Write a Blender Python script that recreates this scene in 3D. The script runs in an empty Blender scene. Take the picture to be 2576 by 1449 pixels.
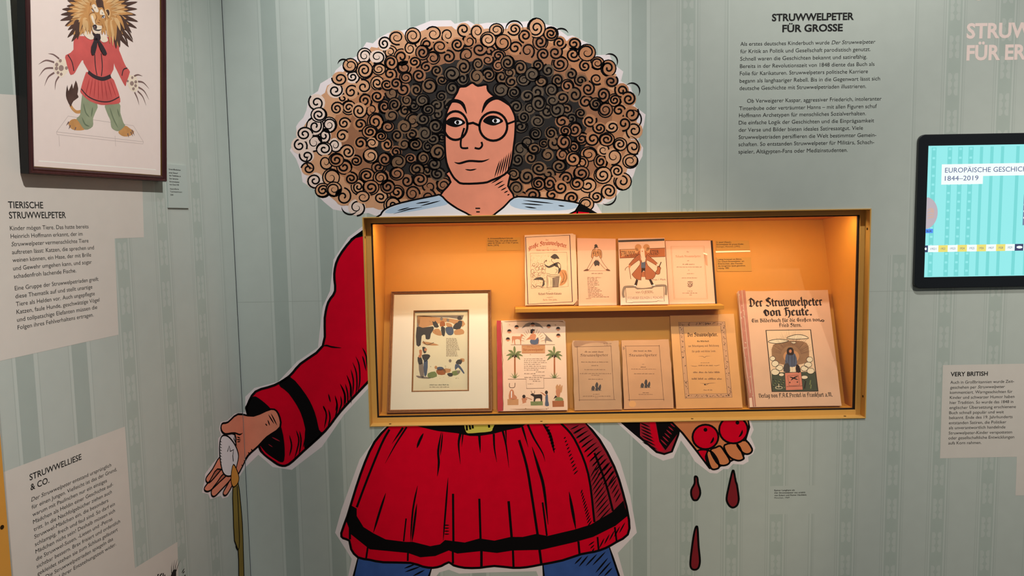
import bpy, bmesh, math, random
from mathutils import Vector, Matrix
from mathutils.geometry import tessellate_polygon

# ------------------------------------------------------------------ camera
W, H, F = 2576, 1449, 1935.0
DIST, EYE = 1.90, 1.60
PITCH, ROLL = math.radians(5.37), math.radians(-0.98)
sc = bpy.context.scene
COL = sc.collection
cam_data = bpy.data.cameras.new('camera')
cam_data.sensor_width = 36.0
cam_data.lens = 36.0 * F / W
cam_data.clip_start = 0.02
cam = bpy.data.objects.new('camera', cam_data)
COL.objects.link(cam)
CAMP = Vector((0.0, -DIST, EYE))
ROT = Matrix.Rotation(math.pi / 2 - PITCH, 3, 'X') @ Matrix.Rotation(ROLL, 3, 'Z')
cam.matrix_world = Matrix.Translation(CAMP) @ ROT.to_4x4()
sc.camera = cam

# ------------------------------------------------------------------ world, lamps, exposure
world = bpy.data.worlds.new('world')
sc.world = world
world.use_nodes = True
world.node_tree.nodes['Background'].inputs[0].default_value = (0.80, 0.90, 0.92, 1)
world.node_tree.nodes['Background'].inputs[1].default_value = 0.14
vs = sc.view_settings
vs.view_transform = 'Standard'
vs.look = 'None'
vs.gamma = 1.0
vs.use_curve_mapping = False
vs.exposure = 0.0
sc.display_settings.display_device = 'sRGB'


def spot(name, loc, target, watt, color, angle=100, blend=0.9, radius=0.025):
    l = bpy.data.lights.new(name, 'SPOT')
    l.energy = watt
    l.color = color
    l.spot_size = math.radians(angle)
    l.spot_blend = blend
    l.shadow_soft_size = radius
    o = bpy.data.objects.new(name, l)
    COL.objects.link(o)
    o.location = loc
    o.rotation_euler = (Vector(target) - Vector(loc)).to_track_quat('-Z', 'Y').to_euler()
    return o


def area(name, loc, target, watt, color, sx, sy):
    l = bpy.data.lights.new(name, 'AREA')
    l.shape = 'RECTANGLE'
    l.size, l.size_y = sx, sy
    l.energy = watt
    l.color = color
    o = bpy.data.objects.new(name, l)
    COL.objects.link(o)
    o.location = loc
    o.rotation_euler = (Vector(target) - Vector(loc)).to_track_quat('-Z', 'Y').to_euler()
    return o


spot('track_or_fill_spot', (-0.18, -0.80, 2.98), (-0.22, 0.0, 1.96), 84, (0.96, 1.0, 0.99), 58, 1.0)
spot('track_or_fill_spot', (0.84, -0.90, 3.02), (0.82, 0.0, 1.90), 78, (1.0, 0.99, 0.94), 76, 1.0)
spot('track_or_fill_spot', (1.75, -1.90, 3.05), (1.72, 0.0, 0.85), 150, (1.0, 0.95, 0.86), 54)
spot('track_or_fill_spot', (0.30, -1.25, 3.05), (-1.10, -0.62, 1.60), 125, (1.0, 0.98, 0.94), 52)
spot('track_or_fill_spot', (-0.30, -2.50, 3.05), (-1.05, -0.90, 0.85), 120, (1.0, 0.95, 0.90), 38)  # added fill lamp that brightens the low text panel
spot('track_or_fill_spot', (0.30, -3.30, 3.05), (0.20, 0.0, 1.05), 165, (1.0, 0.86, 0.66), 22, 0.7)

# ------------------------------------------------------------------ geometry helpers
def ray(x, y):
    return (ROT @ Vector(((x - W / 2) / F, -(y - H / 2) / F, -1.0)))


def project(p):
    q = ROT.transposed() @ (Vector(p) - CAMP)
    return (W / 2 + F * q.x / -q.z, H / 2 - F * q.y / -q.z)


class Pl:
    """A plane in the room: origin, right, up; local 2D coordinates in metres."""
    def __init__(s, o, u, v):
        s.o, s.u, s.v = Vector(o), Vector(u).normalized(), Vector(v).normalized()
        s.n = s.u.cross(s.v).normalized()

    def px(s, x, y):
        d = ray(x, y)
        t = (s.o - CAMP).dot(s.n) / d.dot(s.n)
        p = CAMP + d * t - s.o
        return (p.dot(s.u), p.dot(s.v))

    def P(s, a, b, h=0.0):
        return s.o + s.u * a + s.v * b + s.n * h

    def scale(s, x, y):
        a, b = s.px(x, y)
        c, d = s.px(x, y + 10)
        return math.hypot(c - a, d - b) / 10.0

    def col(s, x, b, a0):
        """local a where the horizontal line at height b crosses picture column x"""
        a = a0
        for _ in range(6):
            p = project(s.P(a, b))[0]
            q = project(s.P(a + 0.01, b))[0]
            a += (x - p) / ((q - p) / 0.01)
        return a


def lin(c):
    c /= 255.0
    return c / 12.92 if c <= 0.04045 else ((c + 0.055) / 1.055) ** 2.4


MATS = {}


def mat(name, rgb, rough=0.7, noise=0.0, nscale=60.0, metal=0.0, emit=0.0, spec=0.3):
    if name in MATS:
        return MATS[name]
    m = bpy.data.materials.new(name)
    m.use_nodes = True
    nt = m.node_tree
    b = nt.nodes['Principled BSDF']
    col = (lin(rgb[0]), lin(rgb[1]), lin(rgb[2]), 1)
    b.inputs['Base Color'].default_value = col
    b.inputs['Roughness'].default_value = rough
    b.inputs['Metallic'].default_value = metal
    b.inputs['Specular IOR Level'].default_value = spec
    if emit:
        b.inputs['Base Color'].default_value = (0.01, 0.01, 0.01, 1)
        b.inputs['Emission Color'].default_value = col
        b.inputs['Emission Strength'].default_value = emit
    if noise:
        tc = nt.nodes.new('ShaderNodeTexCoord')
        n1 = nt.nodes.new('ShaderNodeTexNoise')
        n1.inputs['Scale'].default_value = nscale
        n1.inputs['Detail'].default_value = 5.0
        mr = nt.nodes.new('ShaderNodeMapRange')
        mr.inputs['From Min'].default_value = 0.3
        mr.inputs['From Max'].default_value = 0.7
        mr.inputs['To Min'].default_value = 1.0 - noise
        mr.inputs['To Max'].default_value = 1.0 + noise
        mx = nt.nodes.new('ShaderNodeVectorMath')
        mx.operation = 'SCALE'
        mx.inputs[0].default_value = col[:3]
        nt.links.new(tc.outputs['Object'], n1.inputs['Vector'])
        nt.links.new(n1.outputs['Fac'], mr.inputs['Value'])
        nt.links.new(mr.outputs['Result'], mx.inputs['Scale'])
        nt.links.new(mx.outputs['Vector'], b.inputs['Base Color'])
    MATS[name] = m
    return m


def wood(name, rgb, rgb2, rough=0.35, scale=(3, 3, 90)):
    if name in MATS:
        return MATS[name]
    m = mat(name, rgb, rough)
    nt = m.node_tree
    tc = nt.nodes.new('ShaderNodeTexCoord')
    mp = nt.nodes.new('ShaderNodeMapping')
    mp.inputs['Scale'].default_value = scale
    n1 = nt.nodes.new('ShaderNodeTexNoise')
    n1.inputs['Scale'].default_value = 6
    cr = nt.nodes.new('ShaderNodeValToRGB')
    cr.color_ramp.elements[0].color = [lin(c) for c in rgb] + [1]
    cr.color_ramp.elements[1].color = [lin(c) for c in rgb2] + [1]
    nt.links.new(tc.outputs['Object'], mp.inputs['Vector'])
    nt.links.new(mp.outputs['Vector'], n1.inputs['Vector'])
    nt.links.new(n1.outputs['Fac'], cr.inputs['Fac'])
    nt.links.new(cr.outputs['Color'], nt.nodes['Principled BSDF'].inputs['Base Color'])
    return m


def glass_mat(name, ior=1.45):
    """clear thin pane: see-through with a fresnel sheen"""
    m = bpy.data.materials.new(name)
    m.use_nodes = True
    nt = m.node_tree
    nt.nodes.clear()
    out = nt.nodes.new('ShaderNodeOutputMaterial')
    tr = nt.nodes.new('ShaderNodeBsdfTransparent')
    tr.inputs[0].default_value = (0.97, 0.98, 0.975, 1)
    gl = nt.nodes.new('ShaderNodeBsdfGlossy')
    gl.inputs['Roughness'].default_value = 0.02
    fr = nt.nodes.new('ShaderNodeFresnel')
    ge = nt.nodes.new('ShaderNodeNewGeometry')      # the pane has no refraction: same sheen from both sides
    mr = nt.nodes.new('ShaderNodeMapRange')
    mr.inputs['To Min'].default_value = ior
    mr.inputs['To Max'].default_value = 1.0 / ior
    nt.links.new(ge.outputs['Backfacing'], mr.inputs['Value'])
    nt.links.new(mr.outputs['Result'], fr.inputs[0])
    mx = nt.nodes.new('ShaderNodeMixShader')
    nt.links.new(fr.outputs[0], mx.inputs[0])
    nt.links.new(tr.outputs[0], mx.inputs[1])
    nt.links.new(gl.outputs[0], mx.inputs[2])
    nt.links.new(mx.outputs[0], out.inputs[0])
    return m


def thing(name, label, cat, loc=(0, 0, 0), group=None):
    o = bpy.data.objects.new(name, None)
    o.empty_display_size = 0.05
    COL.objects.link(o)
    o.location = loc
    o['label'], o['category'] = label, cat
    if group:
        o['group'] = group
    return o


def root_loc(o):
    p = Vector((0, 0, 0))
    while o is not None:
        p += o.location
        o = o.parent
    return p


def link(name, verts, faces, mats, midx=None, parent=None, smooth=False, label=None):
    """one mesh object from world coordinates"""
    if parent is not None:
        base = root_loc(parent)
    else:
        lo = [min(v[i] for v in verts) for i in range(3)]
        hi = [max(v[i] for v in verts) for i in range(3)]
        base = Vector(((lo[0] + hi[0]) / 2, (lo[1] + hi[1]) / 2, lo[2]))
    me = bpy.data.meshes.new(name)
    me.from_pydata([Vector(v) - base for v in verts], [], faces)
    for m in mats:
        me.materials.append(m)
    if midx:
        me.polygons.foreach_set('material_index', midx)
    if smooth:
        me.polygons.foreach_set('use_smooth', [True] * len(faces))
    me.update()
    o = bpy.data.objects.new(name, me)
    COL.objects.link(o)
    if parent is not None:
        o.parent = parent
    else:
        o.location = base
    if label:
        o['label'] = label
    return o


def tag(o, label, cat, group=None):
    o['label'], o['category'] = label, cat
    if group:
        o['group'] = group
    return o


def struct(o):
    o['kind'] = 'structure'
    return o


def boxv(x0, x1, y0, y1, z0, z1):
    v = [(x, y, z) for x in (x0, x1) for y in (y0, y1) for z in (z0, z1)]
    f = [(0, 1, 3, 2), (4, 6, 7, 5), (0, 4, 5, 1), (2, 3, 7, 6), (0, 2, 6, 4), (1, 5, 7, 3)]
    return v, f


def box(name, x0, x1, y0, y1, z0, z1, m, parent=None, bevel=0.0, label=None):
    v, f = boxv(x0, x1, y0, y1, z0, z1)
    o = link(name, v, f, [m], parent=parent, label=label)
    if bevel:
        md = o.modifiers.new('soft_edges', 'BEVEL')
        md.width = bevel
        md.segments = 2
    return o


def slab(name, pl, pts, h0, h1, m, parent=None, bevel=0.0, label=None, mats=None, side=None):
    """a flat solid between heights h0 and h1 over plane pl, outline pts in local metres (counter-clockwise)"""
    n = len(pts)
    v = [pl.P(a, b, h1) for a, b in pts] + [pl.P(a, b, h0) for a, b in pts]
    f = [tuple(range(n)), tuple(reversed(range(n, 2 * n)))]
    f += [(i, i + n, (i + 1) % n + n, (i + 1) % n) for i in range(n)]
    ms = [m] + ([side] if side else [])
    mi = [0, 0] + [1 if side else 0] * n
    o = link(name, v, f, ms, mi, parent=parent, label=label)
    if bevel:
        md = o.modifiers.new('soft_edges', 'BEVEL')
        md.width = bevel
        md.segments = 2
        md.limit_method = 'ANGLE'
    return o


def ccw(pts):
    s = sum(pts[i][0] * pts[(i + 1) % len(pts)][1] - pts[(i + 1) % len(pts)][0] * pts[i][1] for i in range(len(pts)))
    return list(pts) if s > 0 else list(reversed(pts))


def sm(pts, closed=False, n=4):
    """Catmull-Rom smoothing"""
    N = len(pts)
    if N < 3:
        return list(pts)
    out = []
    for i in range(N if closed else N - 1):
        p1, p2 = pts[i], pts[(i + 1) % N]
        p0 = pts[i - 1] if (closed or i > 0) else p1
        p3 = pts[(i + 2) % N] if (closed or i < N - 2) else p2
        for k in range(n):
            t = k / n
            out.append(tuple(0.5 * (2 * p1[j] + (p2[j] - p0[j]) * t + (2 * p0[j] - 5 * p1[j] + 4 * p2[j] - p3[j]) * t * t
                                    + (3 * p1[j] - p0[j] - 3 * p2[j] + p3[j]) * t ** 3) for j in (0, 1)))
    if not closed:
        out.append(tuple(pts[-1]))
    return out


def cp(x0, y0, s):
    """points given on an enlargement of the photograph -> photograph pixels"""
    return lambda *p: [(x0 + p[i] / s, y0 + p[i + 1] / s) for i in range(0, len(p), 2)]


def ell(cx, cy, rx, ry, n=24, rot=0.0):
    c, s = math.cos(rot), math.sin(rot)
    return [(cx + rx * math.cos(t) * c - ry * math.sin(t) * s, cy + rx * math.cos(t) * s + ry * math.sin(t) * c)
            for t in [2 * math.pi * i / n for i in range(n)]]


# ---- text ---------------------------------------------------------------
_tc = {}


def _raw(s, shear, off):
    cu = bpy.data.curves.new('glyphs', 'FONT')
    cu.body = s
    cu.size = 1.0
    cu.shear = shear
    cu.offset = off
    cu.resolution_u = 3
    cu.fill_mode = 'FRONT'
    o = bpy.data.objects.new('glyphs', cu)
    COL.objects.link(o)
    dg = bpy.context.evaluated_depsgraph_get()
    me = bpy.data.meshes.new_from_object(o.evaluated_get(dg))
    v = [(p.co.x, p.co.y) for p in me.vertices]
    f = [tuple(p.vertices) for p in me.polygons]
    bpy.data.objects.remove(o)
    bpy.data.curves.remove(cu)
    bpy.data.meshes.remove(me)
    return v, f


def _maxx(v):
    return max(p[0] for p in v)


def text_unit(s, off=0.0):
    """(verts, faces, width); _word_ is italic; cap height about 0.7"""
    if 'M' in s or off < 0.005:
        off = 0.0                       # thickened outlines close up the letter M
    key = (s, off)
    if key in _tc:
        return _tc[key]
    V, Fc, x = [], [], 0.0
    segs = s.split('_')
    for i, seg in enumerate(segs):
        if not seg:
            continue
        sh = 0.22 if i % 2 else 0.0
        v, f = _raw(seg, sh, off) if seg.strip() else ([], [])
        b = len(V)
        V += [(p[0] + x, p[1]) for p in v]
        Fc += [tuple(k + b for k in q) for q in f]
        if i < len(segs) - 1:
            bar = _maxx(_raw('|', 0, 0)[0])
            x += _maxx(_raw(seg + '|', 0, 0)[0]) - bar
    lo = min(p[0] for p in V)
    V = [(p[0] - lo, p[1]) for p in V]
    _tc[key] = (V, Fc, _maxx(V))
    return _tc[key]


CAPH = max(p[1] for p in _raw('H', 0, 0)[0])

# black-letter drawn with a broad pen: advance width, pen paths (x-height = 1)
BL = {
 'i': (.42, [[(.08,.86),(.18,.93),(.18,.1),(.3,.05)],[(.24,1.24),(.14,1.4)]]),
 'n': (.82, [[(.06,.86),(.18,.95),(.18,.08),(.26,.03)],[(.18,.82),(.48,.98),(.6,.88),(.6,.1),(.72,.05)]]),
 'm': (1.22,[[(.06,.86),(.18,.95),(.18,.08)],[(.18,.82),(.48,.98),(.58,.88),(.58,.08)],[(.58,.82),(.88,.98),(1.0,.88),(1.0,.1),(1.12,.05)]]),
 'u': (.82, [[(.06,.86),(.18,.93),(.18,.14),(.34,.02),(.6,.18)],[(.52,.88),(.6,.93),(.6,.1),(.74,.05)]]),
 'r': (.58, [[(.06,.86),(.18,.93),(.18,.1),(.3,.04)],[(.18,.8),(.36,.98),(.5,.86)]]),
 'e': (.66, [[(.54,.14),(.32,.02),(.16,.16),(.16,.82),(.36,.98),(.52,.8),(.2,.5)]]),
 'c': (.62, [[(.52,.14),(.32,.02),(.16,.16),(.16,.82),(.36,.98),(.5,.86)]]),
 'o': (.78, [[(.16,.82),(.16,.16),(.36,.02),(.6,.18),(.6,.8),(.38,.98),(.16,.82)]]),
 'd': (.8,  [[(.4,.95),(.16,.74),(.16,.16),(.36,.02),(.6,.18),(.6,.8),(.22,1.42)]]),
 'a': (.8,  [[(.14,.84),(.36,.98),(.58,.84),(.58,.1),(.72,.05)],[(.58,.58),(.3,.5),(.16,.34),(.18,.12),(.32,.02),(.58,.2)]]),
 'b': (.78, [[(.1,1.42),(.18,1.5),(.18,.14),(.38,.02),(.6,.18),(.6,.78),(.42,.95),(.18,.78)]]),
 'l': (.42, [[(.1,1.42),(.18,1.5),(.18,.1),(.32,.04)]]),
 'h': (.8,  [[(.1,1.42),(.18,1.5),(.18,.05)],[(.18,.8),(.46,.97),(.6,.82),(.6,.1),(.44,-.3)]]),
 'k': (.74, [[(.1,1.42),(.18,1.5),(.18,.05)],[(.18,.6),(.48,.95),(.5,.7),(.22,.55),(.58,.05)]]),
 'f': (.52, [[(.45,1.4),(.3,1.5),(.2,1.3),(.2,-.3)],[(.05,.92),(.42,.92)]]),
 's': (.66, [[(.52,.9),(.3,.98),(.16,.78),(.52,.4),(.5,.14),(.3,.02),(.1,.14)]]),
 't': (.5,  [[(.2,1.25),(.2,.14),(.34,.02),(.46,.1)],[(.05,.92),(.42,.92)]]),
 'p': (.8,  [[(.08,.9),(.18,1.05),(.18,-.45)],[(.18,.8),(.4,.98),(.6,.8),(.6,.18),(.4,.02),(.18,.16)]]),
 'g': (.8,  [[(.6,.95),(.36,.98),(.16,.8),(.16,.2),(.36,.05),(.6,.22)],[(.6,.98),(.6,-.2),(.36,-.42),(.12,-.3)]]),
 'v': (.8,  [[(.04,.95),(.18,1.12),(.18,.16),(.38,.02),(.6,.2),(.6,.8),(.42,.97)]]),
 'w': (1.18,[[(.04,.95),(.18,1.12),(.18,.16),(.36,.02),(.58,.18)],[(.52,.9),(.58,1.0),(.58,.16),(.76,.02),(.98,.2),(.98,.8),(.82,.97)]]),
 'z': (.62, [[(.12,.9),(.5,.9),(.2,.5),(.5,.3),(.4,-.2),(.14,-.3)]]),
 'ß': (.82, [[(.2,-.3),(.2,1.3),(.4,1.5),(.56,1.3),(.3,.9),(.6,.75),(.6,.2),(.42,.02),(.32,.1)]]),
 'D': (1.12,[[(.06,1.15),(.4,1.48),(.92,1.05),(.92,.4),(.5,.0),(.1,.15)],[(.34,1.3),(.34,.1)]]),
 'S': (1.02,[[(.9,1.3),(.55,1.5),(.2,1.25),(.3,.95),(.8,.65),(.82,.25),(.5,0),(.1,.2)],[(.52,1.45),(.52,.75)]]),
 'H': (.98, [[(.1,1.2),(.3,1.45),(.3,.05),(.15,0)],[(.3,.85),(.6,1.0),(.8,.8),(.8,.1),(.55,-.35)],[(.3,1.4),(.72,1.32)]]),
 'E': (.98, [[(.85,1.25),(.5,1.5),(.18,1.1),(.18,.4),(.5,0),(.88,.2)],[(.5,1.3),(.5,.2)],[(.5,.75),(.82,.8)]]),
 'B': (1.0, [[(.1,1.3),(.35,1.45),(.35,.05)],[(.35,1.4),(.75,1.35),(.8,1.05),(.4,.85)],[(.4,.85),(.85,.7),(.85,.2),(.5,0),(.15,.1)]]),
 'G': (1.05,[[(.85,1.3),(.5,1.5),(.18,1.1),(.18,.4),(.5,0),(.85,.2),(.85,.8),(.55,.85)],[(.48,1.3),(.48,.2)]]),
 'F': (.92, [[(.8,1.36),(.3,1.45),(.3,.05),(.1,-.1)],[(.1,.85),(.7,.85)],[(.8,1.4),(.88,1.2)]]),
 'V': (1.02,[[(.08,1.2),(.3,1.45),(.3,.2),(.55,0),(.88,.3),(.88,1.1),(.65,1.45)]]),
 'P': (1.0, [[(.1,1.3),(.3,1.45),(.3,-.1)],[(.3,1.3),(.65,1.45),(.85,1.2),(.85,.8),(.5,.6),(.3,.7)]]),
 'A': (1.0, [[(.15,1.3),(.45,1.5),(.8,1.3),(.8,.05)],[(.3,1.2),(.3,.2),(.1,0)],[(.3,.7),(.8,.7)]]),
 'C': (.92, [[(.82,1.3),(.5,1.5),(.18,1.1),(.18,.4),(.5,0),(.85,.2)],[(.48,1.3),(.48,.2)]]),
 'M': (1.36,[[(.1,1.2),(.3,1.45),(.3,.1)],[(.3,1.2),(.6,1.45),(.7,1.3),(.7,.1)],[(.7,1.2),(1.0,1.45),(1.1,1.3),(1.1,.1),(1.25,.05)]]),
 'K': (.98, [[(.1,1.3),(.3,1.45),(.3,.05)],[(.3,.8),(.75,1.4),(.78,1.1),(.35,.8),(.85,.05)]]),
 'R': (1.0, [[(.1,1.3),(.3,1.45),(.3,.05)],[(.3,1.4),(.7,1.4),(.78,1.1),(.4,.85),(.85,.1),(.95,.05)]]),
 'L': (.8,  [[(.5,1.4),(.3,1.45),(.2,1.2),(.34,.9),(.3,.1),(.1,0)],[(.12,.05),(.45,.12),(.72,0)]]),
 'W': (1.4, [[(.08,1.2),(.28,1.45),(.28,.2),(.48,0),(.7,.25),(.7,1.4)],[(.7,.25),(.9,0),(1.22,.3),(1.22,1.1),(1.0,1.45)]]),
 'J': (.7,  [[(.6,1.4),(.3,1.45),(.4,1.1),(.4,.1),(.2,-.2),(.05,-.1)]]),
 '.': (.36, [[(.22,.0),(.12,.17)]]), ',': (.34, [[(.16,.1),(.1,-.2)]]), '-': (.5, [[(.1,.5),(.4,.5)]]),
 '1': (.5, [[(.1,1.0),(.25,1.25),(.25,.05)]]), '7': (.6, [[(.1,1.2),(.5,1.2),(.25,.05)]]),
 ' ': (.45, []),
}
for _a, _b in (('ü', 'u'), ('ö', 'o'), ('ä', 'a')):
    BL[_a] = (BL[_b][0], BL[_b][1] + [[(.24,1.24),(.16,1.38)], [(.56,1.24),(.48,1.38)]])


def hull(pts):
    pts = sorted(set(pts))
    def half(ps):
        h = []
        for p in ps:
            while len(h) > 1 and (h[-1][0]-h[-2][0])*(p[1]-h[-2][1]) - (h[-1][1]-h[-2][1])*(p[0]-h[-2][0]) <= 0:
                h.pop()
            h.append(p)
        return h
    a, b = half(pts), half(reversed(pts))
    return a[:-1] + b[:-1]


def black_unit(s, nib=0.2):
    """black-letter text: verts, faces, width (x-height = 1)"""
    c, sn = math.cos(math.radians(38)), math.sin(math.radians(38))
    A = (c * nib / 2, sn * nib / 2)
    T = (-sn * 0.03, c * 0.03)
    nibs = [(i * A[0] + j * T[0], i * A[1] + j * T[1]) for i in (-1, 1) for j in (-1, 1)]
    V, Fc, x = [], [], 0.0
    for ch in s:
        adv, paths = BL.get(ch, BL[' '])
        for p in paths:
            for (x0, y0), (x1, y1) in zip(p, p[1:]):
                hl = hull([(x + px + nx, py + ny) for px, py in ((x0, y0), (x1, y1)) for nx, ny in nibs])
                b = len(V)
                V += hl
                Fc.append(tuple(range(b, b + len(hl))))
        x += adv
    lo = min(p[0] for p in V)
    return [(p[0] - lo, p[1]) for p in V], Fc, _maxx(V) - lo


LAYER = 0.2     # prints lie one over another like ink: the layers are only hundredths of a millimetre apart


class Deco:
    """flat printed or painted shapes on a plane, all placed in photograph pixels, collected into one mesh"""
    def __init__(s, pl):
        s.pl, s.V, s.F, s.M, s.mats = pl, [], [], [], []

    def mi(s, m):
        if m not in s.mats:
            s.mats.append(m)
        return s.mats.index(m)

    def raw(s, pts, m, h):
        b = len(s.V)
        pts = ccw(pts)
        s.V += [(p[0], p[1], h) for p in pts]
        k = s.mi(m)
        if len(pts) < 5:
            s.F.append(tuple(range(b, b + len(pts))))
            s.M.append(k)
            return
        for t in tessellate_polygon([[Vector((p[0], p[1], 0)) for p in pts]]):
            (x0, y0), (x1, y1), (x2, y2) = pts[t[0]], pts[t[1]], pts[t[2]]
            if (x1 - x0) * (y2 - y0) - (x2 - x0) * (y1 - y0) < 0:
                t = (t[0], t[2], t[1])
            s.F.append(tuple(b + i for i in t))
            s.M.append(k)

    def poly(s, pts, m, h):
        s.raw([s.pl.px(*p) for p in pts], m, h)

    def stroke(s, pts, w, m, h, taper=0.0, closed=False):
        """w in pixels; taper 1 = both ends to a point, 2 = far end only"""
        sc_ = s.pl.scale(*pts[0])
        q = [s.pl.px(*p) for p in pts]
        s.lstroke(q, w * sc_, m, h, taper, closed)

    def lstroke(s, q, w, m, h, taper=0.0, closed=False):
        q2 = [q[0]]
        for p in q[1:]:
            if math.hypot(p[0] - q2[-1][0], p[1] - q2[-1][1]) > 1e-6:
                q2.append(p)
        q = q2
        if len(q) == 2 and taper:
            (ax, ay), (bx, by) = q
            q = [(ax + (bx - ax) * k / 5, ay + (by - ay) * k / 5) for k in range(6)]
        n = len(q)
        if n < 2:
            return
        L, R = [], []
        for i in range(n):
            a = q[i - 1] if (i > 0 or closed) else q[i]
            c = q[(i + 1) % n] if (i < n - 1 or closed) else q[i]
            dx, dy = c[0] - a[0], c[1] - a[1]
            d = math.hypot(dx, dy) or 1
            k = 1.0
            t = i / (n - 1)
            if taper == 1:
                k = max(0.12, min(1.0, 3.0 * min(t, 1 - t) + 0.15))
            elif taper == 2:
                k = max(0.1, 1.0 - t * t)
            nx, ny = -dy / d * w / 2 * k, dx / d * w / 2 * k
            L.append((q[i][0] + nx, q[i][1] + ny))
            R.append((q[i][0] - nx, q[i][1] - ny))
        b = len(s.V)
        for l, r in zip(L, R):
            s.V += [(l[0], l[1], h), (r[0], r[1], h)]
        k = s.mi(m)
        for i in range(n if closed else n - 1):
            j = (i + 1) % n
            s.F.append((b + 2 * i, b + 2 * i + 1, b + 2 * j + 1, b + 2 * j))
            s.M.append(k)

    def outline(s, pts, w, m, h, fill=None, smooth=True, n=4):
        q = sm(pts, True, n) if smooth else pts
        if fill:
            s.poly(q, fill, h)
        if w:
            s.stroke(q, w, m, h + 0.0002, closed=True)

    def put(s, unit, a0, b0, sx, sy, m, h, warp=None):
        V, Fc, _ = unit
        b = len(s.V)
        for p in V:
            a, c = a0 + p[0] * sx, b0 + p[1] * sy
            if warp:
                c += warp(p[0] * sx)
            s.V.append((a, c, h))
        s.F += [tuple(k + b for k in f) for f in Fc]
        s.M += [s.mi(m)] * len(Fc)

    def text(s, txt, x0, y0, x1, cap, m, h, off=0.0, black=False, nib=0.2, warp=None):
        """baseline starts at pixel (x0, y0), ends at column x1; cap = capital height in pixels"""
        a0, b0 = s.pl.px(x0, y0)
        a1 = s.pl.col(x1, b0, a0 + 0.1)
        u = black_unit(txt, nib) if black else text_unit(txt, off)
        sy = cap * s.pl.scale(x0, y0) / (1.48 if black else CAPH)
        s.put(u, a0, b0, (a1 - a0) / u[2], sy, m, h, warp)

    def scrib(s, x0, x1, y, hgt, m, h, seed=0):
        """a line of print too small to read: words as little broken bars"""
        r = random.Random(seed + int(x0 * 7 + y * 13))
        x = x0
        while x < x1 - 1:
            w = min(r.uniform(2.2, 7.5) * hgt * 0.55, x1 - x)
            xx = x
            while xx < x + w:
                e = min(xx + hgt * 0.34, x + w)
                k = r.choice((0.55, 0.6, 0.6, 0.95, 0.8))
                s.poly([(xx, y), (e - hgt * 0.08, y), (e - hgt * 0.08, y - hgt * k), (xx, y - hgt * k)], m, h)
                xx += hgt * 0.4
            x += w + hgt * 0.55

    def build(s, name, parent=None, clip=None, label=None):
        P = s.pl.P
        if clip:
            v, f, mi = clip_mesh(s.V, s.F, s.M, clip)
        else:
            v, f, mi = s.V, s.F, s.M
        return link(name, [P(a, b, h * LAYER) for a, b, h in v], f, s.mats, mi, parent=parent, label=label)


def clip_mesh(V, Fc, M, clip):
    """clip: ('keep', a_min, a_max) and/or ('hole', a0, a1, b0, b1) in plane-local metres"""
    bm = bmesh.new()
    vs_ = [bm.verts.new(v) for v in V]
    for f, m in zip(Fc, M):
        try:
            fc = bm.faces.new([vs_[i] for i in f])
            fc.material_index = m
        except ValueError:
            pass
    bmesh.ops.triangulate(bm, faces=bm.faces[:])
    for c in clip:
        if c[0] == 'keep':
            for lim, sgn in ((c[1], 1), (c[2], -1)):
                if lim is None:
                    continue
                g = bm.verts[:] + bm.edges[:] + bm.faces[:]
                bmesh.ops.bisect_plane(bm, geom=g, plane_co=(lim, 0, 0), plane_no=(-sgn, 0, 0), clear_outer=True)
        else:
            _, a0, a1, b0, b1 = c
            for co, no in (((a0, 0, 0), (1, 0, 0)), ((a1, 0, 0), (1, 0, 0)), ((0, b0, 0), (0, 1, 0)), ((0, b1, 0), (0, 1, 0))):
                g = bm.verts[:] + bm.edges[:] + bm.faces[:]
                bmesh.ops.bisect_plane(bm, geom=g, plane_co=co, plane_no=no)
            dead = []
            for f in bm.faces:
                cc = f.calc_center_median()
                if a0 < cc.x < a1 and b0 < cc.y < b1:
                    dead.append(f)
            bmesh.ops.delete(bm, geom=dead, context='FACES')
    bm.verts.index_update()
    v = [tuple(x.co) for x in bm.verts]
    f = [tuple(x.index for x in fc.verts) for fc in bm.faces]
    mi = [fc.material_index for fc in bm.faces]
    bm.free()
    return v, f, mi

# ------------------------------------------------------------------ planes of the room
BACK = Pl((0, 0, 0), (1, 0, 0), (0, 0, 1))
CORNER = BACK.px(595.5, 724)[0]
LA = math.radians(12.6)
LEFT = Pl((CORNER, 0, 0), (math.sin(LA), math.cos(LA), 0), (0, 0, 1))

# display case opening, from the outer rim
RIMD = 0.003
RIMP = Pl((0, -RIMD, 0), (1, 0, 0), (0, 0, 1))
_c = [RIMP.px(911.3, 547), RIMP.px(2191.5, 524), RIMP.px(929.5, 1073.4), RIMP.px(2179, 1052.7)]
RX0, RX1 = (_c[0][0] + _c[2][0]) / 2, (_c[1][0] + _c[3][0]) / 2
RZ1, RZ0 = (_c[0][1] + _c[1][1]) / 2, (_c[2][1] + _c[3][1]) / 2
HOLE = ('hole', RX0 + 0.0012, RX1 - 0.0012, RZ0 + 0.0012, RZ1 - 0.0012)

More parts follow.
